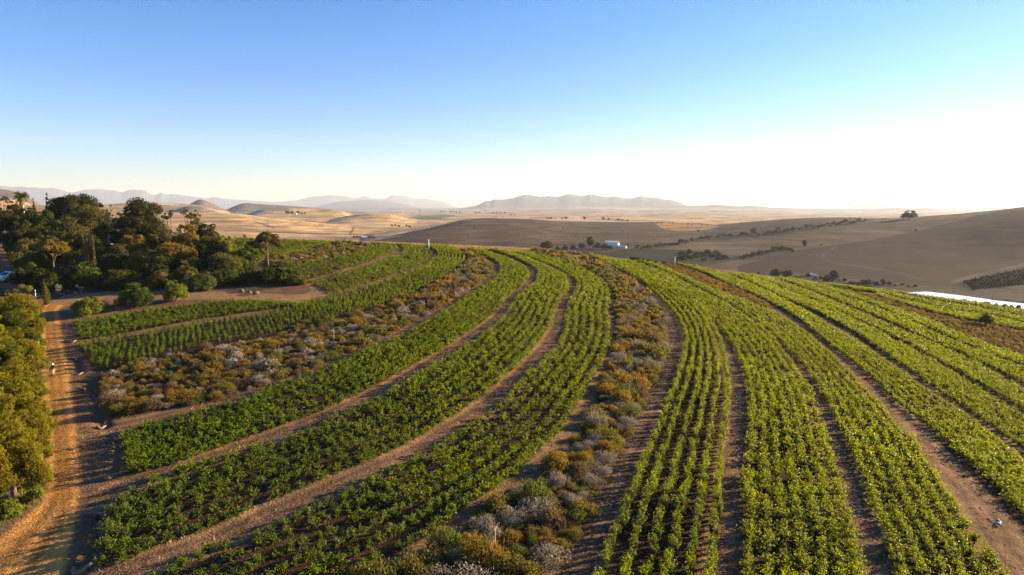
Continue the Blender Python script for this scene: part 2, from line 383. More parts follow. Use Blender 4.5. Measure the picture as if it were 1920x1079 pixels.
def mat_leaf(name, dark, light, trans, amount=0.35, rough=0.5, spec=0.25, tlow=0.75):
    """Leaf: base colour varies with the tint stored per leaf; thin, so some light passes through."""
    m, nt, out = nodes_of(name)
    at = N(nt, 'ShaderNodeAttribute', attribute_name='tint')
    c = mix_rgb(nt, dark, light, at.outputs['Fac'])
    ct = mix_rgb(nt, [x * tlow for x in trans], trans, at.outputs['Fac'])
    p = N(nt, 'ShaderNodeBsdfPrincipled', i_Roughness=rough)
    p.inputs['Specular IOR Level'].default_value = spec
    t = N(nt, 'ShaderNodeBsdfTranslucent')
    nt.links.new(c, p.inputs['Base Color']); nt.links.new(ct, t.inputs['Color'])
    ms = N(nt, 'ShaderNodeMixShader', i_0=amount)
    nt.links.new(p.outputs[0], ms.inputs[1]); nt.links.new(t.outputs[0], ms.inputs[2])
    nt.links.new(ms.outputs[0], out.inputs[0])
    return m

def mat_plain(name, rgb, rough=0.7, var=0.25, scale=6.0, metal=0.0, spec=0.3, bump=0.0):
    m, nt, out = nodes_of(name)
    tc = N(nt, 'ShaderNodeTexCoord')
    nz = N(nt, 'ShaderNodeTexNoise', i_Scale=scale, i_Detail=5.0)
    nt.links.new(tc.outputs['Object'], nz.inputs['Vector'])
    c = mix_rgb(nt, [x * (1 - var) for x in rgb], [min(1, x * (1 + var)) for x in rgb], nz.outputs['Fac'])
    p = N(nt, 'ShaderNodeBsdfPrincipled', i_Roughness=rough, i_Metallic=metal)
    p.inputs['Specular IOR Level'].default_value = spec
    nt.links.new(c, p.inputs['Base Color'])
    if bump:
        b = N(nt, 'ShaderNodeBump', i_Strength=bump, i_Distance=0.05)
        nt.links.new(nz.outputs['Fac'], b.inputs['Height']); nt.links.new(b.outputs[0], p.inputs['Normal'])
    nt.links.new(p.outputs[0], out.inputs[0])
    return m

def mat_ground(name, scales, amps, bump, bdist, stripes=False):
    """Ground: the colour of each field or track is in the mesh, broken up by noise at several sizes, with clods and tufts as bump."""
    m, nt, out = nodes_of(name)
    geo = N(nt, 'ShaderNodeNewGeometry')
    at = N(nt, 'ShaderNodeAttribute', attribute_name='soil')
    c = at.outputs['Color']
    last = None
    for s, a in zip(scales, amps):
        nz = N(nt, 'ShaderNodeTexNoise', i_Scale=s, i_Detail=4.0, i_Roughness=0.6)
        nt.links.new(geo.outputs['Position'], nz.inputs['Vector'])
        mr = N(nt, 'ShaderNodeMapRange', i_1=0.3, i_2=0.7, i_3=1 - a, i_4=1 + a)
        nt.links.new(nz.outputs['Fac'], mr.inputs[0])
        cb = N(nt, 'ShaderNodeCombineColor')
        for k in range(3): nt.links.new(mr.outputs[0], cb.inputs[k])
        c = mix_rgb(nt, c, cb.outputs[0], 1.0, 'MULTIPLY')
        last = nz
    if stripes:      # drill and contour lines of ploughed and cut grain fields
        mp = N(nt, 'ShaderNodeMapping', i_Scale=(0.0006, 0.0035, 0.10))
        nt.links.new(geo.outputs['Position'], mp.inputs['Vector'])
        nz = N(nt, 'ShaderNodeTexNoise', i_Scale=4.0, i_Detail=5.0, i_Roughness=0.65)
        nt.links.new(mp.outputs[0], nz.inputs['Vector'])
        mr = N(nt, 'ShaderNodeMapRange', i_1=0.38, i_2=0.62, i_3=0.55, i_4=1.40)
        nt.links.new(nz.outputs['Fac'], mr.inputs[0])
        cb = N(nt, 'ShaderNodeCombineColor')
        for k in range(3): nt.links.new(mr.outputs[0], cb.inputs[k])
        c = mix_rgb(nt, c, cb.outputs[0], 1.0, 'MULTIPLY')
    p = N(nt, 'ShaderNodeBsdfPrincipled', i_Roughness=0.95)
    p.inputs['Specular IOR Level'].default_value = 0.05
    nt.links.new(c, p.inputs['Base Color'])
    b = N(nt, 'ShaderNodeBump', i_Strength=bump, i_Distance=bdist)
    nt.links.new(last.outputs['Fac'], b.inputs['Height']); nt.links.new(b.outputs[0], p.inputs['Normal'])
    nt.links.new(p.outputs[0], out.inputs[0])
    return m

# ------------------------------------------------------------------ what lies where on the hill: a raster of soil colours in metres
GX0, GX1, GY0, GY1, GS = -190.0, 260.0, 10.0, 330.0, 0.2
GW, GH = int((GX1 - GX0) / GS), int((GY1 - GY0) / GS)
SOIL = np.zeros((GH, GW, 3), np.float32)
yy, xx = np.mgrid[0:GH:4, 0:GW:4]
wx = GX0 + xx * GS; wy = GY0 + yy * GS
n1 = fbm(wx * 0.05, wy * 0.05, 4); n2 = fbm(wx * 0.22 + 40, wy * 0.22, 3)
basec = np.array([0.19, 0.115, 0.062]) * (1 + 0.25 * n1[..., None]) + np.array([0.06, 0.055, 0.03]) * np.clip(n2, 0, 1)[..., None]
SOIL[:] = np.kron(basec, np.ones((4, 4, 1)))[:GH, :GW]
ZONE = np.zeros((GH, GW), np.uint8)          # 1 vines, 2 scrub, 3 track, 4 road
def cells(P):
    i = ((P[..., 1] - GY0) / GS).astype(int); j = ((P[..., 0] - GX0) / GS).astype(int)
    ok = (i >= 0) & (i < GH) & (j >= 0) & (j < GW)
    return i, j, ok
def fill_rungs(L, R, colour, zone, jit=0.15):
    n = int(np.max(np.hypot(*(L - R).T)) / 0.15) + 2
    d = np.concatenate([[0], np.cumsum(np.maximum(np.hypot(*np.diff(L, axis=0).T), np.hypot(*np.diff(R, axis=0).T)))])
    m = int(d[-1] / 0.15) + 2; s = np.linspace(0, d[-1], m)
    Ls = np.stack([np.interp(s, d, L[:, k]) for k in (0, 1)], 1); Rs = np.stack([np.interp(s, d, R[:, k]) for k in (0, 1)], 1)
    f = np.linspace(0, 1, n)[None, :, None]
    P = Ls[:, None] * (1 - f) + Rs[:, None] * f
    i, j, ok = cells(P)
    SOIL[i[ok], j[ok]] = (np.array(colour) * (1 + jit * RNG.standard_normal(ok.shape)[..., None]))[ok]
    ZONE[i[ok], j[ok]] = zone
SIDES = {}
for k, (st, n, rg) in BLOCKS.items():
    SIDES[k] = rung_sides(rg); fill_rungs(*SIDES[k], (0.075, 0.044, 0.024), 1)  # vine soil kept dark: shade under the rows painted into the ground
TLINE = {}
for k, (hw, pts) in TRACKS.items():
    P = resample(img_line(pts), 0.12); TLINE[k] = P
    tn = np.gradient(P, axis=0); tn /= np.maximum(np.hypot(*tn.T), 1e-6)[:, None]
    nr = np.stack([-tn[:, 1], tn[:, 0]], 1)
    us = np.arange(-hw - 0.7, hw + 0.71, 0.12)
    wob = 0.35 * fbm(np.arange(len(P)) * 0.02, np.full(len(P), hash(k) % 97 * 1.0), 3)
    Q = P[:, None] + nr[:, None] * (us[None, :] + wob[:, None])[..., None]
    au = np.abs(us)
    rut = np.exp(-((au - 0.72) / 0.24) ** 2)
    edge = sstep(hw - 0.1, hw + 0.6, au)
    c0 = np.array([0.25, 0.148, 0.078]); cr = np.array([0.135, 0.078, 0.043]); ce = np.array([0.33, 0.205, 0.095])
    cc = c0[None] * (1 - rut[:, None]) + cr[None] * rut[:, None]
    grass = sstep(hw - 0.45, hw + 0.15, au)
    cc = cc * (1 - grass[:, None]) + ce[None] * grass[:, None]
    i, j, ok = cells(Q)
    keep = ok & (RNG.random(ok.shape) > edge[None, :])
    C = np.broadcast_to(cc[None], Q.shape[:2] + (3,)) * (1 + 0.22 * RNG.standard_normal(Q.shape[:2])[..., None] + 0.38 * fbm(Q[..., 0] * 0.6, Q[..., 1] * 0.6, 2)[..., None])
    SOIL[i[keep], j[keep]] = C[keep]; ZONE[i[keep], j[keep]] = 3
for k, rg in SCRUBS.items():
    SIDES['scrub ' + k] = rung_sides(rg); fill_rungs(*SIDES['scrub ' + k], (0.09, 0.06, 0.032), 2, 0.25)
for rg, c in ((YARD, (0.33, 0.20, 0.10)), (DRIVE, (0.30, 0.15, 0.075)), (ROAD, (0.66, 0.32, 0.085))):
    fill_rungs(*rung_sides(rg), c, 4, 0.10)
# wheel lines along the road
_L, _R = rung_sides(ROAD)
for f, a in ((0.30, 0.90), (0.36, 0.86), (0.62, 0.88), (0.68, 0.92), (0.1, 1.08), (0.5, 1.08), (0.92, 1.08)):
    P = resample(_L * (1 - f) + _R * f, 0.1)
    for du in np.arange(-0.3, 0.31, 0.1):
        i, j, ok = cells(P + [du, 0]); SOIL[i[ok], j[ok]] *= a
# grass under the left hedge, bare litter under the wood, tall straw along the crest
def fill_poly(pts, colour, only=(0,), jit=0.2):
    P = np.stack(hit(*np.array(pts, float).T), 1)
    i0, j0 = ((P.min(0) - [GX0, GY0]) / GS).astype(int)[::-1]; i1, j1 = ((P.max(0) - [GX0, GY0]) / GS).astype(int)[::-1]
    i0, j0 = max(i0, 0), max(j0, 0); i1, j1 = min(i1, GH - 1), min(j1, GW - 1)
    ii, jj = np.mgrid[i0:i1 + 1, j0:j1 + 1]
    m = inpoly(GX0 + jj * GS, GY0 + ii * GS, P) & np.isin(ZONE[i0:i1 + 1, j0:j1 + 1], only)
    SOIL[ii[m], jj[m]] = np.array(colour) * (1 + jit * RNG.standard_normal(m.sum())[:, None])
def inpoly(x, y, P):
    r = np.zeros(np.shape(x), bool); n = len(P)
    for a in range(n):
        x0, y0 = P[a]; x1, y1 = P[(a + 1) % n]
        if y0 == y1: continue
        c = ((y0 > y) != (y1 > y)) & (x < (x1 - x0) * (y - y0) / (y1 - y0) + x0)
        r ^= c
    return r
fill_poly([(-300, 985), (-20, 990), (0, 985), (55, 955), (88, 920), (92, 850), (84, 760), (80, 640), (78, 575), (30, 575), (-60, 620), (-300, 700)], (0.17, 0.15, 0.045))
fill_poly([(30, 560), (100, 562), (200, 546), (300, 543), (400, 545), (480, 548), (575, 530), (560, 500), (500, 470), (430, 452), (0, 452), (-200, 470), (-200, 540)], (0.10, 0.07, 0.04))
SOIL = np.clip(SOIL, 0.01, 0.9)
# soften to the size of a clod
for ax in (0, 1):
    SOIL = (np.roll(SOIL, 1, ax) + SOIL * 2 + np.roll(SOIL, -1, ax)) / 4

def zone_at(x, y):
    i, j, ok = cells(np.stack([x, y], -1))
    return np.where(ok, ZONE[np.clip(i, 0, GH - 1), np.clip(j, 0, GW - 1)], 0)
def soil_at(x, y):
    u = np.clip((x - GX0) / GS, 0, GW - 2); v = np.clip((y - GY0) / GS, 0, GH - 2)
    j = u.astype(int); i = v.astype(int); fu = (u - j)[:, None]; fv = (v - i)[:, None]
    return (SOIL[i, j] * (1 - fu) + SOIL[i, j + 1] * fu) * (1 - fv) + (SOIL[i + 1, j] * (1 - fu) + SOIL[i + 1, j + 1] * fu) * fv

# ------------------------------------------------------------------ the ground, the hills and the mountains: one height field in three sheets
FIELDS = [  # (rmin, rmax, colour, jitter, polygon in pixels)
 (480, 2100, (0.072, 0.048, 0.028), 0.04, [(640,470),(690,449),(740,441),(790,431),(830,422),(870,412),(910,400),(1000,404),(1100,414),(1200,412),(1290,416),(1340,422),(1380,419),(1480,400),(1920,378),(2300,350),(2300,620),(1600,620),(1100,560),(640,500)]),  # brown hill, darkened in colour for the grazing shade it lies in
 (480, 2100, (0.042, 0.033, 0.028), 0.04, [(690,449),(740,441),(790,431),(830,422),(860,414.5),(878,414),(890,417),(868,421),(830,428),(790,437),(745,446),(715,452)]),
 (480, 2100, (0.26, 0.15, 0.07), 0.10, [(1228,420),(1255,417),(1290,419),(1340,423),(1352,425),(1330,430),(1300,433.5),(1270,434),(1245,430)]),
 (480, 2100, (0.022, 0.0105, 0.006), 0.06, [(1380,500),(1440,484),(1470,474),(1500,469),(1560,461),(1640,450),(1730,432),(1800,413),(1870,396),(1920,384),(2300,340),(2300,640),(1700,600),(1400,540)]),  # ploughed slope, its grazing shade put into a very dark colour
 (480, 2100, (0.092, 0.063, 0.036), 0.05, [(1200,466),(1290,455),(1400,446),(1480,436),(1560,425),(1640,421),(1730,412),(1860,393),(1800,412),(1730,431),(1640,449),(1560,460),(1480,470),(1400,480),(1330,474),(1260,469)]),  # straw field on the same hill, grazing shade likewise in its colour
 (480, 2100, (0.034, 0.030, 0.018), 0.25, [(1160,470),(1200,464),(1270,454),(1320,439),(1315,434),(1360,436),(1420,436),(1480,427),(1550,418),(1600,412),(1640,411),(1640,416),(1600,424),(1540,428),(1480,438),(1400,447),(1300,456),(1230,466),(1170,472)]),
 (480, 2100, (0.016, 0.021, 0.008), 0.15, [(1020,475),(1060,471),(1130,474),(1170,471),(1230,467),(1300,470),(1345,475),(1388,481),(1400,484),(1360,492),(1320,500),(1280,520),(1000,500)]),
 (480, 2100, (0.026, 0.023, 0.013), 0.25, [(1390,486),(1430,476),(1470,468),(1490,470),(1470,477),(1440,484),(1400,490)]),
 (400, 2100, (0.042, 0.034, 0.020), 0.25, [(1420,512),(1500,512),(1600,524),(1700,533),(1780,538),(1920,545),(2300,560),(2300,640),(1500,640)]),
 (480, 2100, (0.050, 0.050, 0.028), 0.15, [(1808,530),(1850,520),(1920,508),(2200,470),(2200,560),(1920,545)]),
 (480, 2100, (0.047, 0.029, 0.019), 0.05, [(1565,461),(1572,462),(1548,478),(1546,483),(1570,492),(1640,502),(1700,513),(1735,526),(1728,527),(1690,516),(1630,504),(1560,495),(1538,485),(1542,477)]),
 (480, 2100, (0.08, 0.053, 0.036), 0.06, [(1775,530),(1840,511),(1920,494),(1920,500),(1840,517),(1790,532)]),
 (1900, 6000, (0.085, 0.115, 0.070), 0.05, [(768,408),(797,405),(830,402.5),(856,404),(840,408),(817,412.5),(785,412.5)]),
 (240, 900, (0.72, 0.56, 0.33), 0.05, [(330,436),(420,440.5),(470,441),(520,444),(560,450),(560,470),(330,470)]),
 (600, 2200, (0.27, 0.20, 0.14), 0.06, [(520,443.5),(600,444),(700,443),(760,442),(700,452),(520,452)]),
 (600, 2200, (0.17, 0.125, 0.09), 0.05, [(652,441),(662,426),(666,426),(657,442)]),
 (600, 2200, (0.17, 0.125, 0.09), 0.05, [(420,432),(520,435.5),(600,437.5),(700,440.5),(700,442),(600,439.5),(520,437),(420,433.5)]),
 (600, 2200, (0.20, 0.15, 0.10), 0.05, [(478,415),(500,421),(518,428),(514,429),(494,423),(474,416)]),
 (3900, 5200, (0.14, 0.12, 0.11), 0.05, [(335,365),(480,365),(760,392),(760,400),(540,392),(500,398),(335,392)]),
 (3200, 3990, (0.13, 0.105, 0.09), 0.05, [(-300,340),(140,340),(140,400),(-300,400)]),
 (2200, 2900, (0.20, 0.16, 0.125), 0.05, [(300,386),(440,386),(440,401),(300,398)]),  # shaded hillside: its shade put into the field colour
 (2700, 3500, (0.30, 0.235, 0.16), 0.05, [(440,405),(500,391),(560,396),(600,402),(560,412),(460,409)]),
]
azs = np.concatenate([np.linspace(-math.pi, -0.80, 60, endpoint=False), np.linspace(-0.80, 0.80, 1120), np.linspace(0.80, math.pi, 60)[1:]])
rs = [6.0]
while rs[-1] < 25800:
    r = rs[-1]
    rs.append(r + (0.30 if r < 115 else min(0.0035 * r, 1.0) if r < 330 else 0.0075 * r if r < 5500 else 0.022 * r))
rs = np.array(rs)
AZ, RR = np.meshgrid(azs, rs)
GXv = (RR * np.sin(AZ)).ravel(); GYv = (RR * np.cos(AZ)).ravel()
GZv = ground_rel(GXv, GYv) + CAMZ - DITCH(GXv, GYv)
rv = RR.ravel(); av = AZ.ravel()
colr = np.array([0.47, 0.315, 0.150]) * (1 + 0.20 * fbm(av * 40, np.log(rv) * 14, 4))[:, None]
patch = fbm(av * 26 + 5, np.log(rv) * 16 + 2, 2)           # fallow, stubble and ploughed land far off
far = rv > 2000
colr[far & (patch > 0.28)] *= np.array([0.55, 0.56, 0.60]); colr[far & (patch < -0.36)] *= np.array([0.70, 0.66, 0.62])
lf_ = sstep(2600, 6000, rv)[:, None]; colr = colr * (1 - 0.75 * lf_) + (np.array([0.30, 0.25, 0.20]) * colr.mean(1, keepdims=True) / 0.30) * 0.75 * lf_  # colours greyed with distance: haze over the plain painted in
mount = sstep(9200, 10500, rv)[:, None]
colr = colr * (1 - mount) + np.array([0.09, 0.105, 0.13]) * mount  # bluish pale rock colour carries some of the haze
ppx, ppy = project(GXv, GYv, GZv)
front = GYv > 50
for r0, r1, c, jt, poly in FIELDS:
    m = front & (rv > r0) & (rv < r1)
    idx = np.nonzero(m)[0]
    q = idx[inpoly(ppx[idx], ppy[idx], np.array(poly, float))]
    colr[q] = np.array(c) * (1 + jt * 1.5 * fbm(av[q] * 300, np.log(rv[q]) * 120, 3))[:, None]
Dv = crest_dist(av)
near = (rv < Dv + 6) & (GYv > GY0 + 1) & (GYv < GY1 - 1) & (GXv > GX0 + 1) & (GXv < GX1 - 1)
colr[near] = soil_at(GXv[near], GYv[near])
band = (rv > Dv - 9) & (rv < Dv + 40) & (ppx > 380) & (ppx < 1075)
colr[band & (zone_at(GXv, GYv) == 0)] = np.array([0.52, 0.36, 0.16])
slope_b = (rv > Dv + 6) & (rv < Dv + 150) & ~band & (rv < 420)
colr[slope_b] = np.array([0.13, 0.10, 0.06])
colr[near] *= 0.70
colr[~near] *= 0.84
colr = np.clip(colr, 0.008, 0.9)
M_near = mat_ground('soil', (0.35, 1.6, 5.0), (0.18, 0.22, 0.24), 0.9, 0.22)
M_far = mat_ground('field_soil', (0.004, 0.03, 0.25), (0.10, 0.10, 0.12), 0.25, 0.6, stripes=True)
M_mount = mat_ground('mountain_rock', (0.0006, 0.003), (0.15, 0.15), 0.3, 20.0)
nc = len(azs)
def sheet(name, r0, r1, mat):
    i0 = int(np.searchsorted(rs, r0)); i1 = int(np.searchsorted(rs, r1))
    rows = np.arange(i0, min(i1 + 1, len(rs)))
    a = (np.arange(len(rows) - 1)[:, None] * nc + np.arange(nc - 1)[None]).ravel()
    T = np.stack([a, a + 1, a + nc + 1, a + nc], 1)
    sl = slice(rows[0] * nc, (rows[-1] + 1) * nc)
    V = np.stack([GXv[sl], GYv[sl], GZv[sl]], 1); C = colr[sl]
    if i0 == 0:      # close the middle under the camera
        V = np.vstack([V, [[0, 0, V[:nc, 2].mean()]]]); C = np.vstack([C, C[:1]])
        e = np.arange(nc - 1); k = len(V) - 1
        T = np.vstack([T, np.stack([np.full(nc - 1, k), e + 1, e, e], 1)])
        T3 = T
    o = mesh_np(name, V, T[T[:, 2] != T[:, 3]], mat, attrs={'soil': C}, smooth=True)
    return tag(o, kind='structure')
sheet('ground', 0, 330, M_near)
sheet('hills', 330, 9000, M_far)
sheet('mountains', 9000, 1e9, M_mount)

# farm dam
m, nt, out = nodes_of('dam_water')
p = N(nt, 'ShaderNodeBsdfPrincipled', i_Roughness=0.06)
p.inputs['Base Color'].default_value = (0.86, 0.76, 0.64, 1)  # pale base colour stands in for the bright sky mirrored in the dam
p.inputs['Metallic'].default_value = 0.35
p.inputs['IOR'].default_value = 1.8
wv = N(nt, 'ShaderNodeTexNoise', i_Scale=0.8, i_Detail=3.0); gg = N(nt, 'ShaderNodeNewGeometry')
nt.links.new(gg.outputs['Position'], wv.inputs['Vector'])
b = N(nt, 'ShaderNodeBump', i_Strength=0.05, i_Distance=0.05)
nt.links.new(wv.outputs['Fac'], b.inputs['Height']); nt.links.new(b.outputs[0], p.inputs['Normal'])
nt.links.new(p.outputs[0], out.inputs[0])
az_w = np.linspace(_waz[0] - 0.003, _waz[-1], 80)
r_w0 = np.full(80, 345.0); r_w1 = np.interp(az_w, _waz, _wfar) + 3
V = np.vstack([np.stack([r_w0 * np.sin(az_w), r_w0 * np.cos(az_w), np.full(80, WATER_REL + CAMZ)], 1), np.stack([r_w1 * np.sin(az_w), r_w1 * np.cos(az_w), np.full(80, WATER_REL + CAMZ)], 1)])
e = np.arange(79)
tag(mesh_np('water', V, np.stack([e, e + 1, e + 81, e + 80], 1), m), kind='structure')

# ------------------------------------------------------------------ leaves, vines
def leaf_quads(P, Nn, S, rng, aspect=0.75, fold=0.22, T=None):
    """Folded leaves: two triangles hinged along the midrib, at points P with normals Nn and lengths S."""
    n = len(P)
    Nn = Nn / np.maximum(np.linalg.norm(Nn, axis=1), 1e-6)[:, None]
    if T is None: T = rng.standard_normal((n, 3))
    T = T - Nn * np.sum(T * Nn, 1)[:, None]
    T /= np.maximum(np.linalg.norm(T, axis=1), 1e-6)[:, None]
    B = np.cross(Nn, T)
    s = S[:, None]
    base = P - T * s * 0.5; tip = P + T * s * 0.5
    lf = P + B * s * aspect * 0.5 + Nn * s * fold; rt = P - B * s * aspect * 0.5 + Nn * s * fold
    V = np.stack([base, lf, tip, rt], 1).reshape(-1, 3)
    q = np.arange(n)[:, None] * 4
    Tr = np.concatenate([q + [0, 2, 1], q + [0, 3, 2]], 1).reshape(-1, 3)
    return V, Tr

def tube(path, radii, sides=6):
    path = np.asarray(path, float); n = len(path)
    tn = np.gradient(path, axis=0); tn /= np.maximum(np.linalg.norm(tn, axis=1), 1e-6)[:, None]
    ref = np.where(np.abs(tn[:, 2:3]) > 0.9, [[1.0, 0, 0]], [[0, 0, 1.0]])
    u = np.cross(tn, ref); u /= np.maximum(np.linalg.norm(u, axis=1), 1e-6)[:, None]; v = np.cross(tn, u)
    a = np.arange(sides) / sides * 2 * math.pi
    V = path[:, None] + (u[:, None] * np.cos(a)[None, :, None] + v[:, None] * np.sin(a)[None, :, None]) * np.asarray(radii, float)[:, None, None]
    V = V.reshape(-1, 3); T = []
    for i in range(n - 1):
        for k in range(sides):
            p, q = i * sides + k, i * sides + (k + 1) % sides
            T += [[p, q, q + sides], [p, q + sides, p + sides]]
    for k in range(1, sides - 1):
        T += [[0, k + 1, k], [(n - 1) * sides, (n - 1) * sides + k, (n - 1) * sides + k + 1]]
    return V, np.array(T)
def join(parts):
    Vs, Ts, o = [], [], 0
    for V, T in parts:
        Vs.append(V); Ts.append(T + o); o += len(V)
    return np.vstack(Vs), np.vstack(Ts)

CANES = {}
def vine_variant(style, lod, seed):
    """A bush vine (shoots leaning out of a low head) or a staked vine (shoots tied up to a narrow column)."""
    rng = np.random.default_rng(seed)
    shoots, per, size = {0: (28, 13, 0.098), 1: (17, 10, 0.135), 2: (10, 6, 0.22)}[lod]
    P = []; TN = []; A = []; canes = CANES.setdefault(seed, [])
    for k in range(shoots):
        a = rng.random() * 2 * math.pi
        if style == 'bush':
            lean = rng.uniform(0.1, 1.15); ln = rng.uniform(0.5, 0.82); head = np.array([0, 0, 0.15])
        else:
            lean = rng.uniform(0.02, 0.35); ln = rng.uniform(0.75, 1.25); head = np.array([0, 0, 0.15])
        d = np.array([math.cos(a) * math.sin(lean), math.sin(a) * math.sin(lean), math.cos(lean)])
        up = np.array([0, 0, 0.25])
        t = (np.arange(per) + rng.random(per)) / per
        q = head + d * (t * ln)[:, None] - up * ((t ** 2) * lean * 0.7)[:, None] + rng.normal(0, 0.045 if style == 'bush' else 0.055, (per, 3))
        canes.append((head, q[len(q) // 2], q[-1]))
        out = q * [1, 1, 0.0]
        nn = out * 1.2 + rng.normal(0, 0.45, (per, 3)) + [0, 0, 0.45]
        P.append(q); TN.append(nn); A.append(np.clip(t * 0.75 + rng.normal(0.1, 0.18, per), 0, 1))  # tint climbs along the shoot: dark heart and sunlit tips painted into the leaves
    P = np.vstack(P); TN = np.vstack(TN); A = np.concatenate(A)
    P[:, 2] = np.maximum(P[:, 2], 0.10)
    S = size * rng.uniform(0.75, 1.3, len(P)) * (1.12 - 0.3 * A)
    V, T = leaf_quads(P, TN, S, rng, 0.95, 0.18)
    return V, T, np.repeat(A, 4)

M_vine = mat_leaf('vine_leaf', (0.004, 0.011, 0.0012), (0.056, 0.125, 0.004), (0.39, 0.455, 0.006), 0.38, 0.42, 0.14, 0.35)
M_bark = mat_plain('bark', (0.11, 0.075, 0.05), 0.9, 0.4, 3.0, bump=0.5)
NV = {0: 6, 1: 5, 2: 5}
VAR = {(st, l): [vine_variant(st, l, 100 + 17 * l + i + (50 if st == 'stake' else 0)) for i in range(NV[l])] for st in ('bush', 'stake') for l in (0, 1, 2)}

def block_rows(key):
    """Rows follow the contour between the two traced sides of a block; vines stand along them."""
    st, n, rg = BLOCKS[key]
    L, R = SIDES[key]
    tn = np.gradient((L + R) / 2, axis=0); tn /= np.maximum(np.hypot(*tn.T), 1e-6)[:, None]
    w = np.abs((R - L)[:, 0] * tn[:, 1] - (R - L)[:, 1] * tn[:, 0])
    n = max(2, int(round(np.median(w) / ((1.18 if key in 'EF' else 1.30) if st == 'bush' else 1.26))))
    out = []
    for i in range(n):
        f = -0.02 + 1.04 * (i + 0.5) / n
        if key in 'GHIJKLMN': f = (0.07 + 0.84 * (i + 0.5) / n) if key == 'G' else (0.13 + 0.74 * (i + 0.5) / n)
        P = resample(L * (1 - f) + R * f, 0.98 if st == 'bush' else 0.84)
        if i % 2: P = (P[:-1] + P[1:]) / 2
        out.append(P)
    return st, out

def ordw(n):
    w = ['first', 'second', 'third', 'fourth', 'fifth', 'sixth', 'seventh', 'eighth', 'ninth', 'tenth', 'eleventh', 'twelfth', 'thirteenth', 'fourteenth',
         'fifteenth', 'sixteenth', 'seventeenth', 'eighteenth', 'nineteenth', 'twentieth']
    if n <= 20: return w[n - 1]
    return str(n) + ({1: 'st', 2: 'nd', 3: 'rd'}.get(n % 10, 'th') if n % 100 not in (11, 12, 13) else 'th')

vx, vy, vst, vblk, vrow = [], [], [], [], []
for key in BLOCKS:
    st, rows = block_rows(key)
    for ri, P in enumerate(rows):
        P = P + RNG.normal(0, 0.10 if st == 'bush' else 0.11, P.shape)
        keep = RNG.random(len(P)) > 0.045
        P = P[keep]
        vx.append(P[:, 0]); vy.append(P[:, 1]); vst += [st] * len(P); vblk += [key] * len(P); vrow += [ri] * len(P)
vx = np.concatenate(vx); vy = np.concatenate(vy); vst = np.array(vst); vblk = np.array(vblk); vrow = np.array(vrow)
vz = ground_rel(vx, vy) + CAMZ - 0.02
vpx, vpy = project(vx, vy, vz)
ok = (vpx > -60) & (vpx < 2080) & (vpy < 1180) & (vy > 15) & ~np.isin(zone_at(vx, vy), (4,))
vx, vy, vz, vst, vblk, vrow, vpx, vpy = (a[ok] for a in (vx, vy, vz, vst, vblk, vrow, vpx, vpy))
vdep = vy * CP - (vz - CAMZ) * SP
patchy = fbm(vx * 0.06, vy * 0.06, 3)
vscale = (RNG.uniform(0.94, 1.28, len(vx)) * (1 + 0.22 * patchy))
vscale *= np.where(np.isin(vblk, ['E', 'F', 'G', 'H', 'I', 'J', 'K', 'L', 'M', 'N']), 1.12, np.where(np.isin(vblk, ['A', 'B', 'C']), 1.08, 1.0))
vscale *= np.where(np.isin(vblk, ['U3', 'U3b', 'U0', 'U1', 'U2']), 0.84, 1.0)
vscale = np.where(RNG.random(len(vx)) < 0.04, vscale * 0.6, vscale)
vrot = RNG.uniform(0, 2 * math.pi, len(vx))
vvar = RNG.integers(0, 60, len(vx))
inframe = (vpx > 8) & (vpx < 1912) & (vpy < 1068) & (vpy > 300)
order = np.argsort(np.where(inframe, vdep, 1e9))
single = np.zeros(len(vx), bool); single[order[:300]] = True
BLK_TXT = {'B': 'by the orange road', 'C': 'left of the middle scrub', 'D': 'right of the middle scrub',
           'E': 'right of the staked vines', 'F': 'left of the blue pipe', 'A': 'below the western scrub', 'G': 'right of the blue pipe'}
near_mesh = {}
for st in ('bush', 'stake'):
    for i, (V, T, A) in enumerate(VAR[(st, 0)]):
        wood_ = [tube([[0, 0, -0.05], [0.02, 0.01, 0.12], [0, 0, 0.22]], [0.05, 0.045, 0.055], 6)]      # stem and canes
        for c0_, c1_, c2_ in CANES[100 + i + (50 if st == 'stake' else 0)]:
            wood_.append(tube([c0_, c1_, c2_], [0.016, 0.011, 0.005], 3))
        Vw, Tw = join(wood_); nl = len(T)
        V, T = join([(V, T), (Vw, Tw)]); A = np.concatenate([A, np.zeros(len(Vw))])
        o = mesh_np('grapevine', V, T, [M_vine, M_bark], attrs={'tint': A}, midx=np.r_[np.zeros(nl), np.ones(len(Tw))], link=False)
        near_mesh[(st, i)] = o.data; bpy.data.objects.remove(o)
cnt = {}
for q in order[:300]:
    st = vst[q]
    o = bpy.data.objects.new('grapevine', near_mesh[(st, int(vvar[q]) % NV[0])])
    col.objects.link(o)
    o.location = (vx[q], vy[q], vz[q]); o.rotation_euler = (0, 0, vrot[q]); o.scale = (vscale[q],) * 3
    b = vblk[q]; cnt[(b, vrow[q])] = cnt.get((b, vrow[q]), 0) + 1
    tag(o, f"{'staked' if st == 'stake' else 'bush'} vine, {ordw(cnt[(b, vrow[q])])} from below in {ordw(int(vrow[q]) + 1)} row {BLK_TXT.get(b, 'on the hill')}",
        'grapevine', 'grapevines nearest the camera')

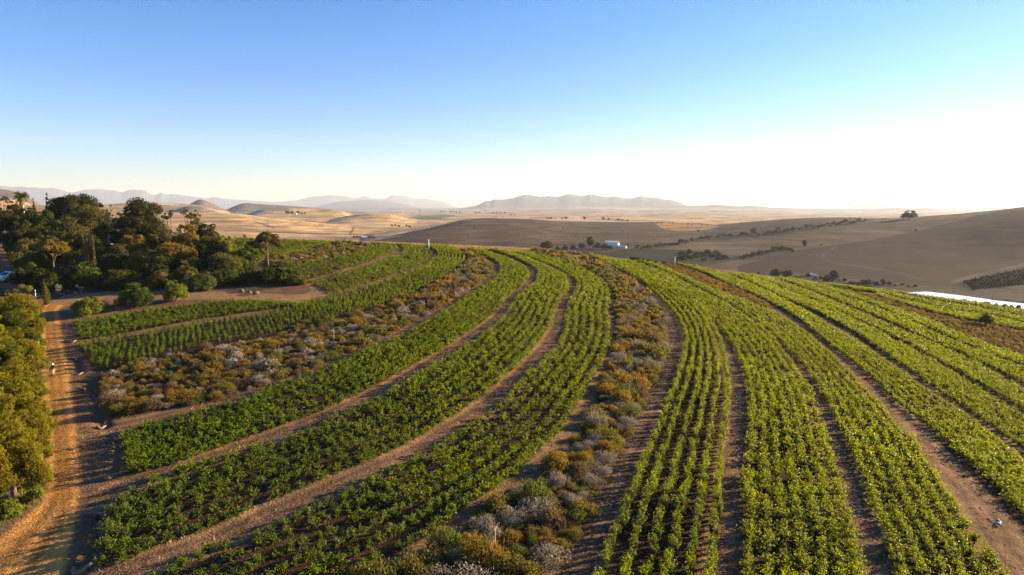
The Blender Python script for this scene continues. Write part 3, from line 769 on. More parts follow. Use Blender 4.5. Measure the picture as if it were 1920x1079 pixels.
def merged(name, idx, lod_of, variant, mat, px, py, pz, rot, sc, var, tadd, label, cat=None, zsc=None):
    Vs, Ts, As = [], [], []; off = 0
    for key in sorted(set(lod_of[idx])):
        vs_ = variant[key]
        for vi in range(len(vs_)):
            q = idx[(lod_of[idx] == key) & (var[idx] % len(vs_) == vi)]
            if not len(q): continue
            V, T, A = vs_[vi]
            c, s = np.cos(rot[q])[:, None], np.sin(rot[q])[:, None]
            X = (V[None, :, 0] * c - V[None, :, 1] * s) * sc[q][:, None] + px[q][:, None]
            Y = (V[None, :, 0] * s + V[None, :, 1] * c) * sc[q][:, None] + py[q][:, None]
            Z = V[None, :, 2] * (sc[q] * (zsc[q] if zsc is not None else 1.0))[:, None] + pz[q][:, None]
            Vs.append(np.stack([X, Y, Z], 2).reshape(-1, 3))
            Ts.append((T[None] + (np.arange(len(q)) * len(V))[:, None, None] + off).reshape(-1, 3))
            As.append(np.clip(A[None] + tadd[q][:, None], 0, 1).reshape(-1)); off += len(q) * len(V)
    o = mesh_np(name, np.vstack(Vs), np.vstack(Ts), mat, attrs={'tint': np.concatenate(As)})
    return tag(o, label, cat, kind='stuff')
lod = np.where(vdep < 62, 0, np.where(vdep < 125, 1, 2))
vkey = np.array([f'{s}{l}' for s, l in zip(vst, lod)])
VARK = {f'{s}{l}': VAR[(s, l)] for s, l in VAR}
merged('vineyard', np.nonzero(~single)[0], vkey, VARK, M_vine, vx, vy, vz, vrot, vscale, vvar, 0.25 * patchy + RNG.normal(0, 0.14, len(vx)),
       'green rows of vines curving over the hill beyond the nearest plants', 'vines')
print('vines', len(vx), 'lods', [(l, int((lod == l).sum())) for l in (0, 1, 2)])

# ------------------------------------------------------------------ scrub strips
def shrub_variant(kind, lod, seed):
    """A rounded shrub of unit radius made of small twigs and leaves on several lobes."""
    rng = np.random.default_rng(seed)
    n, size = {0: (950, 0.105), 1: (330, 0.17), 2: (80, 0.36)}[lod]
    if kind == 'silver': n = int(n * 1.1); size *= 0.8
    lob = 7
    c = rng.normal(0, 1, (lob, 3)); c /= np.linalg.norm(c, axis=1)[:, None]; c[:, 2] = np.abs(c[:, 2]) * 0.6
    c *= rng.uniform(0.3, 0.62, lob)[:, None]; rad = rng.uniform(0.35, 0.6, lob)
    which = rng.integers(0, lob, n)
    d = rng.normal(0, 1, (n, 3)); d /= np.linalg.norm(d, axis=1)[:, None]; d[:, 2] = np.abs(d[:, 2]) * 0.9 + 0.05 * d[:, 2]
    P = c[which] * [1.15, 0.9, 1] + d * (rad[which] * rng.uniform(0.62, 1.06, n) * np.where(rng.random(n) < 0.12, 1.25, 1.0))[:, None]
    P[:, 2] = np.maximum(P[:, 2] * 0.95, 0.02)
    tuft = kind in ('ochre', 'brown')
    T = d + [0, 0, 0.9] + rng.normal(0, 0.5, (n, 3))
    Nn = rng.normal(0, 0.7, (n, 3)) + d * 0.8
    S = size * rng.uniform(0.7, 1.4, n) * (1.5 if tuft else 1.0)
    V, Tr = leaf_quads(P, Nn, S, rng, 0.30 if tuft else 0.55, 0.12, T)
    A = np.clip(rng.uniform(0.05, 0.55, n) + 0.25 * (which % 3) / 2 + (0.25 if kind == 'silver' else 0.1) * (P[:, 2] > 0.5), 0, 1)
    return V, Tr, np.repeat(A, 4)
M_shrub = {'silver': mat_leaf('silver_shrub_leaf', (0.12, 0.105, 0.070), (0.48, 0.41, 0.29), (0.4, 0.36, 0.26), 0.2, 0.8, 0.1),
           'ochre': mat_leaf('ochre_shrub_leaf', (0.080, 0.057, 0.013), (0.30, 0.205, 0.040), (0.46, 0.30, 0.045), 0.3, 0.8, 0.1),
           'brown': mat_leaf('brown_shrub_leaf', (0.070, 0.050, 0.024), (0.235, 0.170, 0.080), (0.32, 0.22, 0.08), 0.25, 0.85, 0.1),
           'olive': mat_leaf('olive_shrub_leaf', (0.05, 0.050, 0.012), (0.19, 0.17, 0.03), (0.34, 0.29, 0.035), 0.3, 0.7, 0.15),
           'green': mat_leaf('green_shrub_leaf', (0.030, 0.045, 0.010), (0.10, 0.13, 0.022), (0.22, 0.26, 0.02), 0.32, 0.6, 0.2)}
KINDS_S = ['silver', 'ochre', 'brown', 'olive', 'green']
SV = {f'{k}{l}': [shrub_variant(k, l, 900 + 31 * i + 7 * l + 131 * ki) for i in range(4)] for ki, k in enumerate(KINDS_S) for l in (0, 1, 2)}
PROB = {'west': (0.21, 0.29, 0.18, 0.24, 0.08), 'middle': (0.22, 0.21, 0.16, 0.28, 0.13), 'east': (0.05, 0.45, 0.35, 0.1, 0.05), 'far east': (0.03, 0.12, 0.6, 0.2, 0.05), 'upper': (0.13, 0.22, 0.25, 0.25, 0.15)}
sx, sy, ss, sk, sst = [], [], [], [], []
for key in SCRUBS:
    L, R = SIDES['scrub ' + key]
    lo = np.minimum(L.min(0), R.min(0)); hi = np.maximum(L.max(0), R.max(0))
    area = (hi - lo).prod()
    cand = lo + RNG.random((int(area * 3.2), 2)) * (hi - lo)
    cand = cand[inpoly(cand[:, 0], cand[:, 1], np.vstack([L, R[::-1]]))]
    zz = zone_at(cand[:, 0], cand[:, 1]); cand = cand[zz == 2]
    rad = np.exp(RNG.normal(-0.12, 0.38, len(cand))); rad = np.clip(rad * (1.3 if key == 'middle' else 1.12), 0.40, 1.9)
    if key in ('east', 'far east'): rad = np.clip(rad * 0.7, 0.25, 0.8)
    gx, gy, gr = [], [], []
    for (x, y), r in zip(cand, rad):
        if gx:
            d2 = (np.array(gx) - x) ** 2 + (np.array(gy) - y) ** 2
            if np.any(d2 < (0.52 * (np.array(gr) + r)) ** 2): continue
        gx.append(x); gy.append(y); gr.append(r)
    nn = fbm(np.array(gx) * 0.12, np.array(gy) * 0.12 + 7, 2)
    pr = np.array(PROB[key])
    for x, y, r, q in zip(gx, gy, gr, nn):
        w = pr * np.array([1 + 1.2 * max(q, 0), 1 - q, 1 - 0.6 * q, 1 + q, 1 + q]); w = np.clip(w, 0.005, None); w /= w.sum()
        k = KINDS_S[RNG.choice(5, p=w)]
        if k == 'silver' and r < 0.45: r *= 1.35
        sx.append(x); sy.append(y); ss.append(r); sk.append(k); sst.append(key)
sx, sy, ss, sk, sst = map(np.array, (sx, sy, ss, sk, sst))
sz = ground_rel(sx, sy) + CAMZ - 0.03
spx, spy = project(sx, sy, sz); sdep = sy * CP - (sz - CAMZ) * SP
ok = (spx > -40) & (spx < 1990) & (spy < 1200)
sx, sy, ss, sk, sst, sz, spx, spy, sdep = (a[ok] for a in (sx, sy, ss, sk, sst, sz, spx, spy, sdep))
srot = RNG.uniform(0, 6.28, len(sx)); svar = RNG.integers(0, 60, len(sx)); szs = RNG.uniform(1.0, 1.5, len(sx)) * np.where(sk == 'silver', 0.85, 1.0)
vis = (spx > 5) & (spx < 1915) & (spy < 1075)
so = np.argsort(np.where(vis, -ss / sdep, 1e9))
ssingle = np.zeros(len(sx), bool); ssingle[so[:300]] = True
smesh = {}
cols = {'silver': 'silvery white', 'ochre': 'golden ochre', 'brown': 'dry brown', 'olive': 'olive', 'green': 'dark green'}
STRIP_TXT = {'west': 'in left scrub', 'middle': 'in middle scrub', 'east': 'in narrow brown strip', 'far east': 'near the agave', 'upper': 'behind the pine'}
cnt = {}
for q in sorted(so[:300], key=lambda q: sdep[q]):
    l = 0 if sdep[q] < 80 else 1
    key = f'{sk[q]}{l}'; vi = int(svar[q]) % 4
    if (key, vi) not in smesh:
        V, T, A = SV[key][vi]
        o = mesh_np('shrub', V, T, M_shrub[sk[q]], attrs={'tint': A}, link=False); smesh[(key, vi)] = o.data; bpy.data.objects.remove(o)
    o = bpy.data.objects.new(f'{sk[q]}_shrub', smesh[(key, vi)])
    col.objects.link(o); o.location = (sx[q], sy[q], sz[q]); o.rotation_euler = (0, 0, srot[q]); o.scale = (ss[q], ss[q], ss[q] * szs[q])
    cnt[(sk[q], sst[q])] = cnt.get((sk[q], sst[q]), 0) + 1
    size = 'large' if ss[q] > 1.0 else 'small' if ss[q] < 0.6 else 'middling'
    tag(o, f'{size} {cols[sk[q]]} shrub, {ordw(cnt[(sk[q], sst[q])])} {cols[sk[q]].split()[-1]} one from below {STRIP_TXT[sst[q]]}', 'shrub', 'scrub shrubs between the vine blocks')
slod = np.where(sdep < 62, 0, np.where(sdep < 120, 1, 2))
skey = np.array([f'{s}{l}' for s, l in zip(sk, slod)])
for k in KINDS_S:
    idx = np.nonzero(~ssingle & (sk == k))[0]
    merged(f'{k}_scrub', idx, skey, SV, M_shrub[k], sx, sy, sz, srot, ss, svar, RNG.normal(0, 0.1, len(sx)), f'{cols[k]} low scrub filling the strips between vine blocks', 'scrub', szs)
print('shrubs', len(sx))

# ------------------------------------------------------------------ dry grass along tracks, crest and road
def grass_stuff(name, pts, h, mat, label, blades=6, wid=0.03, seed=5):
    rng = np.random.default_rng(seed)
    n = len(pts); z = ground_rel(pts[:, 0], pts[:, 1]) + CAMZ - 0.02 - DITCH(pts[:, 0], pts[:, 1])
    P = np.repeat(np.column_stack([pts, z]), blades, 0); m = len(P)
    P[:, :2] += rng.normal(0, 0.14, (m, 2))
    H = np.repeat(h, blades) * rng.uniform(0.5, 1.2, m)
    a = rng.uniform(0, 6.28, m); lean = rng.normal(0, 0.35, (m, 2)) * H[:, None]
    w = np.stack([np.cos(a), np.sin(a)], 1) * (wid * rng.uniform(0.6, 1.4, m))[:, None]
    V = np.zeros((m, 3, 3)); V[:, 0, :2] = P[:, :2] - w; V[:, 1, :2] = P[:, :2] + w; V[:, 2, :2] = P[:, :2] + lean
    V[:, 0, 2] = P[:, 2]; V[:, 1, 2] = P[:, 2]; V[:, 2, 2] = P[:, 2] + H
    T = np.arange(m * 3).reshape(-1, 3)
    o = mesh_np(name, V.reshape(-1, 3), T, mat, attrs={'tint': np.repeat(rng.random(m), 3)})
    return tag(o, label, 'grass', kind='stuff')
M_straw = mat_leaf('straw', (0.22, 0.145, 0.065), (0.48, 0.34, 0.16), (0.5, 0.34, 0.14), 0.3, 0.8, 0.1)
M_green_grass = mat_leaf('green_grass', (0.09, 0.10, 0.02), (0.30, 0.27, 0.05), (0.5, 0.42, 0.05), 0.35, 0.7, 0.1)
pts = []
for k, P in TLINE.items():
    hw = TRACKS[k][0]
    tn = np.gradient(P, axis=0); tn /= np.maximum(np.hypot(*tn.T), 1e-6)[:, None]; nr = np.stack([-tn[:, 1], tn[:, 0]], 1)
    d = np.clip(P[:, 1], 30, 220)
    for s in (-1, 1):
        m = RNG.random(len(P)) < np.clip(0.55 * fbm(P[:, 0] * 0.2, P[:, 1] * 0.2 + s * 9, 3) + 0.12, 0, 0.45)
        pts.append((P + nr * (s * (hw + 0.15 + RNG.exponential(0.25, len(P))))[:, None])[m])
    m = RNG.random(len(P)) < np.clip(0.5 * fbm(P[:, 0] * 0.15 + 50, P[:, 1] * 0.15, 3), 0, 0.2)
    pts.append((P + nr * RNG.normal(0, 0.16, (len(P), 1)))[m])
pts = np.vstack(pts); pts = pts[(pts[:, 1] > 25)]
grass_stuff('dry_grass', pts, RNG.uniform(0.10, 0.30, len(pts)), M_straw, 'dry straw tufts along the edges of the tracks')
sc_ = []
for key in SCRUBS:
    L, R = SIDES['scrub ' + key]; f = RNG.random((2600 if key in ('west', 'middle') else 800, 1)); q = RNG.integers(0, min(len(L), len(R)), len(f))
    sc_.append(L[q] * (1 - f) + R[q] * f + RNG.normal(0, 0.5, (len(f), 2)))
pts = np.vstack(sc_); pts = pts[zone_at(pts[:, 0], pts[:, 1]) != 1]
M_litter = mat_leaf('dead_grass', (0.06, 0.04, 0.02), (0.24, 0.165, 0.065), (0.28, 0.19, 0.06), 0.25, 0.85, 0.05)
grass_stuff('dead_grass', pts, RNG.uniform(0.2, 0.6, len(pts)), M_litter, 'dead grass and twigs between the shrubs of the scrub strips', 7, 0.03)
octv = (np.array([[1, 0, 0], [-1, 0, 0], [0, 1, 0], [0, -1, 0], [0, 0, .7], [0, 0, -.7]], float), np.array([[0, 2, 4], [2, 1, 4], [1, 3, 4], [3, 0, 4], [2, 0, 5], [1, 2, 5], [3, 1, 5], [0, 3, 5]]), np.zeros(6))
cl = []
for k, P in TLINE.items():
    q = P[(P[:, 1] < 120)]; q = q[RNG.random(len(q)) < 0.9]; cl.append(q + RNG.normal(0, 0.9, q.shape))
cl = np.vstack(cl); ncl = len(cl)
merged('clods', np.arange(ncl), np.array(['a'] * ncl), {'a': [octv]}, mat_plain('clod', (0.20, 0.13, 0.075), 0.95, 0.4, 1.5), cl[:, 0], cl[:, 1], ground_rel(cl[:, 0], cl[:, 1]) + CAMZ, RNG.uniform(0, 6, ncl), np.clip(RNG.exponential(0.035, ncl), 0.015, 0.13), np.zeros(ncl, int), np.zeros(ncl), 'clods and small stones scattered over the tracks')
a = RNG.uniform(*ray([360, 1080], [450, 450])[0], 16000)
rr = crest_dist(a) - RNG.uniform(-6, 7.5, len(a)); pts = np.stack([rr * np.sin(a), rr * np.cos(a)], 1)
pts = pts[zone_at(pts[:, 0], pts[:, 1]) == 0]
grass_stuff('tall_straw', pts, RNG.uniform(0.3, 0.75, len(pts)), M_straw, 'tall golden straw standing along the crest of the hill', 5, 0.09)
P = np.stack(hit(*np.array([(-40, 1000), (0, 985), (55, 955), (88, 920), (92, 850), (86, 760), (82, 640), (78, 575), (0, 575), (-120, 700)], float).T), 1)
cand = P.min(0) + RNG.random((30000, 2)) * (P.max(0) - P.min(0)); cand = cand[inpoly(cand[:, 0], cand[:, 1], P) & (zone_at(cand[:, 0], cand[:, 1]) == 0)]
grass_stuff('verge_grass', cand, RNG.uniform(0.12, 0.4, len(cand)), M_green_grass, 'yellow green grass on the verge under the roadside hedge', 7, 0.03)

# ------------------------------------------------------------------ trees
M_tree = {
 'dark': mat_leaf('dark_tree_leaf', (0.011, 0.019, 0.005), (0.078, 0.074, 0.012), (0.12, 0.13, 0.014), 0.25, 0.6, 0.1),
 'green': mat_leaf('green_tree_leaf', (0.020, 0.038, 0.008), (0.085, 0.115, 0.018), (0.18, 0.23, 0.02), 0.32, 0.6, 0.1),
 'olive': mat_leaf('olive_tree_leaf', (0.035, 0.038, 0.012), (0.13, 0.120, 0.028), (0.24, 0.20, 0.03), 0.3, 0.65, 0.08),
 'gold': mat_leaf('golden_tree_leaf', (0.060, 0.050, 0.010), (0.24, 0.175, 0.024), (0.42, 0.29, 0.03), 0.38, 0.65, 0.08),
 'bright': mat_leaf('bright_bush_leaf', (0.050, 0.075, 0.010), (0.20, 0.225, 0.028), (0.38, 0.40, 0.03), 0.4, 0.6, 0.1),
 'hedge': mat_leaf('hedge_leaf', (0.022, 0.030, 0.004), (0.20, 0.180, 0.012), (0.52, 0.43, 0.016), 0.40, 0.65, 0.08),
 'green_hedge': mat_leaf('green_hedge_leaf', (0.018, 0.030, 0.004), (0.10, 0.115, 0.010), (0.27, 0.27, 0.014), 0.38, 0.65, 0.08),
 'blue': mat_leaf('pale_blue_leaf', (0.07, 0.09, 0.07), (0.28, 0.32, 0.26), (0.25, 0.3, 0.22), 0.25, 0.65, 0.08),
 'grey': mat_leaf('far_tree_leaf', (0.016, 0.018, 0.010), (0.055, 0.052, 0.026), (0.08, 0.07, 0.02), 0.2, 0.7, 0.1)}
M_trunk = mat_plain('tree_trunk', (0.13, 0.095, 0.065), 0.9, 0.35, 2.0, bump=0.4)
M_pale_trunk = mat_plain('pale_tree_trunk', (0.34, 0.26, 0.17), 0.85, 0.3, 2.0, bump=0.3)

def crown_mesh(kind, h0, h1, w, leaf, seed, dens=1.0):
    """Crown between heights h0 and h1: leaf clumps on overlapping boughs, open between them."""
    rng = np.random.default_rng(seed)
    H = h1 - h0; boughs = []
    def add(c, r, q=1.0): boughs.append((np.array(c, float), np.array(r if np.ndim(r) else [r, r, r * 0.8], float), q))
    if kind in ('round', 'bushy'):
        n = 34 if kind == 'round' else 30
        for i in range(n):
            d = rng.normal(0, 1, 3); d /= np.linalg.norm(d)
            if kind == 'bushy': d[2] = abs(d[2]) * 0.9 - 0.15
            q = rng.uniform(0.45, 0.82)
            c = [d[0] * w * 0.5 * q, d[1] * w * 0.5 * q, (h0 + h1) / 2 + d[2] * H * 0.5 * q]
            if kind == 'bushy': c[2] = h0 + H * (0.30 + 0.72 * d[2] * q)
            add(c, w * rng.uniform(0.11, 0.21))
        for i in range(7):      # shoots that break the outline
            a = rng.uniform(0, 6.28); q = rng.uniform(0.2, 0.75)
            add([math.cos(a) * w * 0.42 * q, math.sin(a) * w * 0.42 * q, h1 - H * (0.04 + 0.30 * q * q)], w * rng.uniform(0.05, 0.09))
    elif kind == 'umbrella':
        for i in range(22):
            a = rng.uniform(0, 6.28); q = math.sqrt(rng.random())
            add([math.cos(a) * w * 0.42 * q, math.sin(a) * w * 0.42 * q, h0 + H * (0.35 + 0.45 * (1 - q * q)) + rng.normal(0, H * 0.08)], [w * 0.13, w * 0.13, H * 0.13])
    elif kind == 'airy':
        for i in range(17):
            a = rng.uniform(0, 6.28); t = rng.random(); q = rng.uniform(0.3, 1.0)
            rw = w * 0.5 * (0.35 + 0.9 * math.sin(math.pi * min(t * 0.8 + 0.15, 1)))
            add([math.cos(a) * rw * q, math.sin(a) * rw * q, h0 + H * t * 0.94], w * rng.uniform(0.07, 0.15), 0.8)
    elif kind == 'conifer':
        L = 11
        for i in range(L):
            t = i / (L - 1); rw = w * 0.5 * (1 - t) ** 0.8 + 0.05
            for a in rng.uniform(0, 6.28) + np.arange(5) * 1.2566:
                add([math.cos(a) * rw * 0.62, math.sin(a) * rw * 0.62, h0 + H * t * 0.97 - rw * 0.15], [rw * 0.45, rw * 0.45, max(0.12, H / L * 0.42)])
    elif kind == 'column':
        for i in range(16):
            t = i / 15; rw = w * 0.5 * min(1, 0.55 + 1.2 * t) * min(1, (1.02 - t) * 3.0) + 0.03
            add([rng.normal(0, 0.05 * w), rng.normal(0, 0.05 * w), h0 + H * t], [rw, rw, H / 14])
    Ps, Ds, As = [], [], []
    for c, r, q in boughs:
        n = max(10, int(dens * q * 4.2 * (r[0] * r[1] + r[0] * r[2] * 2) / (leaf * leaf * 0.5)))
        d = rng.normal(0, 1, (n, 3)); d /= np.linalg.norm(d, axis=1)[:, None]
        s = rng.uniform(0.55, 1.08, n)[:, None]
        Ps.append(c + d * r * s); Ds.append(d)
        As.append(np.clip(rng.uniform(-0.12, 0.45) + rng.uniform(0, 0.55, n), 0, 1))
    P = np.vstack(Ps); D = np.vstack(Ds); A = np.concatenate(As)
    P[:, 2] = np.maximum(P[:, 2], 0.05)
    V, T = leaf_quads(P, D + rng.normal(0, 0.55, P.shape), leaf * rng.uniform(0.7, 1.4, len(P)), rng, 0.8, 0.15)
    return V, T, np.repeat(A, 4), boughs

TREE_N = 0
def tree(name, label, pos, h, w, form, leafmat, cb=0.25, leaf=0.30, trunk=M_trunk, cat='tree', group=None, dens=1.0, tr=None, lean=0.0):
    """One tree: an Empty at its foot, a trunk with limbs, and a crown."""
    global TREE_N
    TREE_N += 1; rng = np.random.default_rng(4000 + TREE_N)
    x, y = pos; z = gz(x, y)
    root = empty(name, (x, y, z - 0.05), rng.uniform(0, 6.28), label, cat, group)
    V, T, A, boughs = crown_mesh(form, h * cb, h, w, leaf, 7000 + TREE_N, dens)
    mesh_np('crown', V, T, M_tree[leafmat], root, attrs={'tint': A})
    r0 = tr or max(0.06, h * 0.022)
    top = h * (0.93 if form in ('conifer', 'column') else cb + (1 - cb) * 0.55)
    zs = np.linspace(0, top, 6); bend = rng.normal(0, 0.02 * h, 2)
    path = np.stack([bend[0] * (zs / h) ** 2, bend[1] * (zs / h) ** 2, zs], 1)
    parts = [tube(path, r0 * np.array([1.3, 1.0, 0.85, 0.7, 0.5, 0.25]), 7)]
    if form not in ('conifer', 'column'):
        for c, r, q in boughs[:9]:
            t0 = np.array([0, 0, h * max(cb, 0.08) * rng.uniform(0.75, 1.25)])
            if c[2] < t0[2]: continue
            mid = (t0 + c) / 2 + [0, 0, 0.08 * h * rng.random()]
            parts.append(tube([t0, mid, c], r0 * np.array([0.5, 0.35, 0.12]), 5))
    V, T = join(parts); mesh_np('trunk', V, T, trunk, root, smooth=True)
    return root

def at_depth(px, Y, py=480):
    az, _ = ray(px, py); return float(Y * math.tan(az)), float(Y)
def span(px, Y, py_top, wpx):
    """World foot, height and width of something whose top is seen at py_top and which is wpx wide, Y metres ahead."""
    az, tan = ray(px, py_top); x, y = float(Y * math.tan(az)), float(Y)
    r = math.hypot(x, y); zt = CAMZ + float(tan) * r
    return (x, y), max(0.6, zt - gz(x, y)), wpx * Y / F / CP

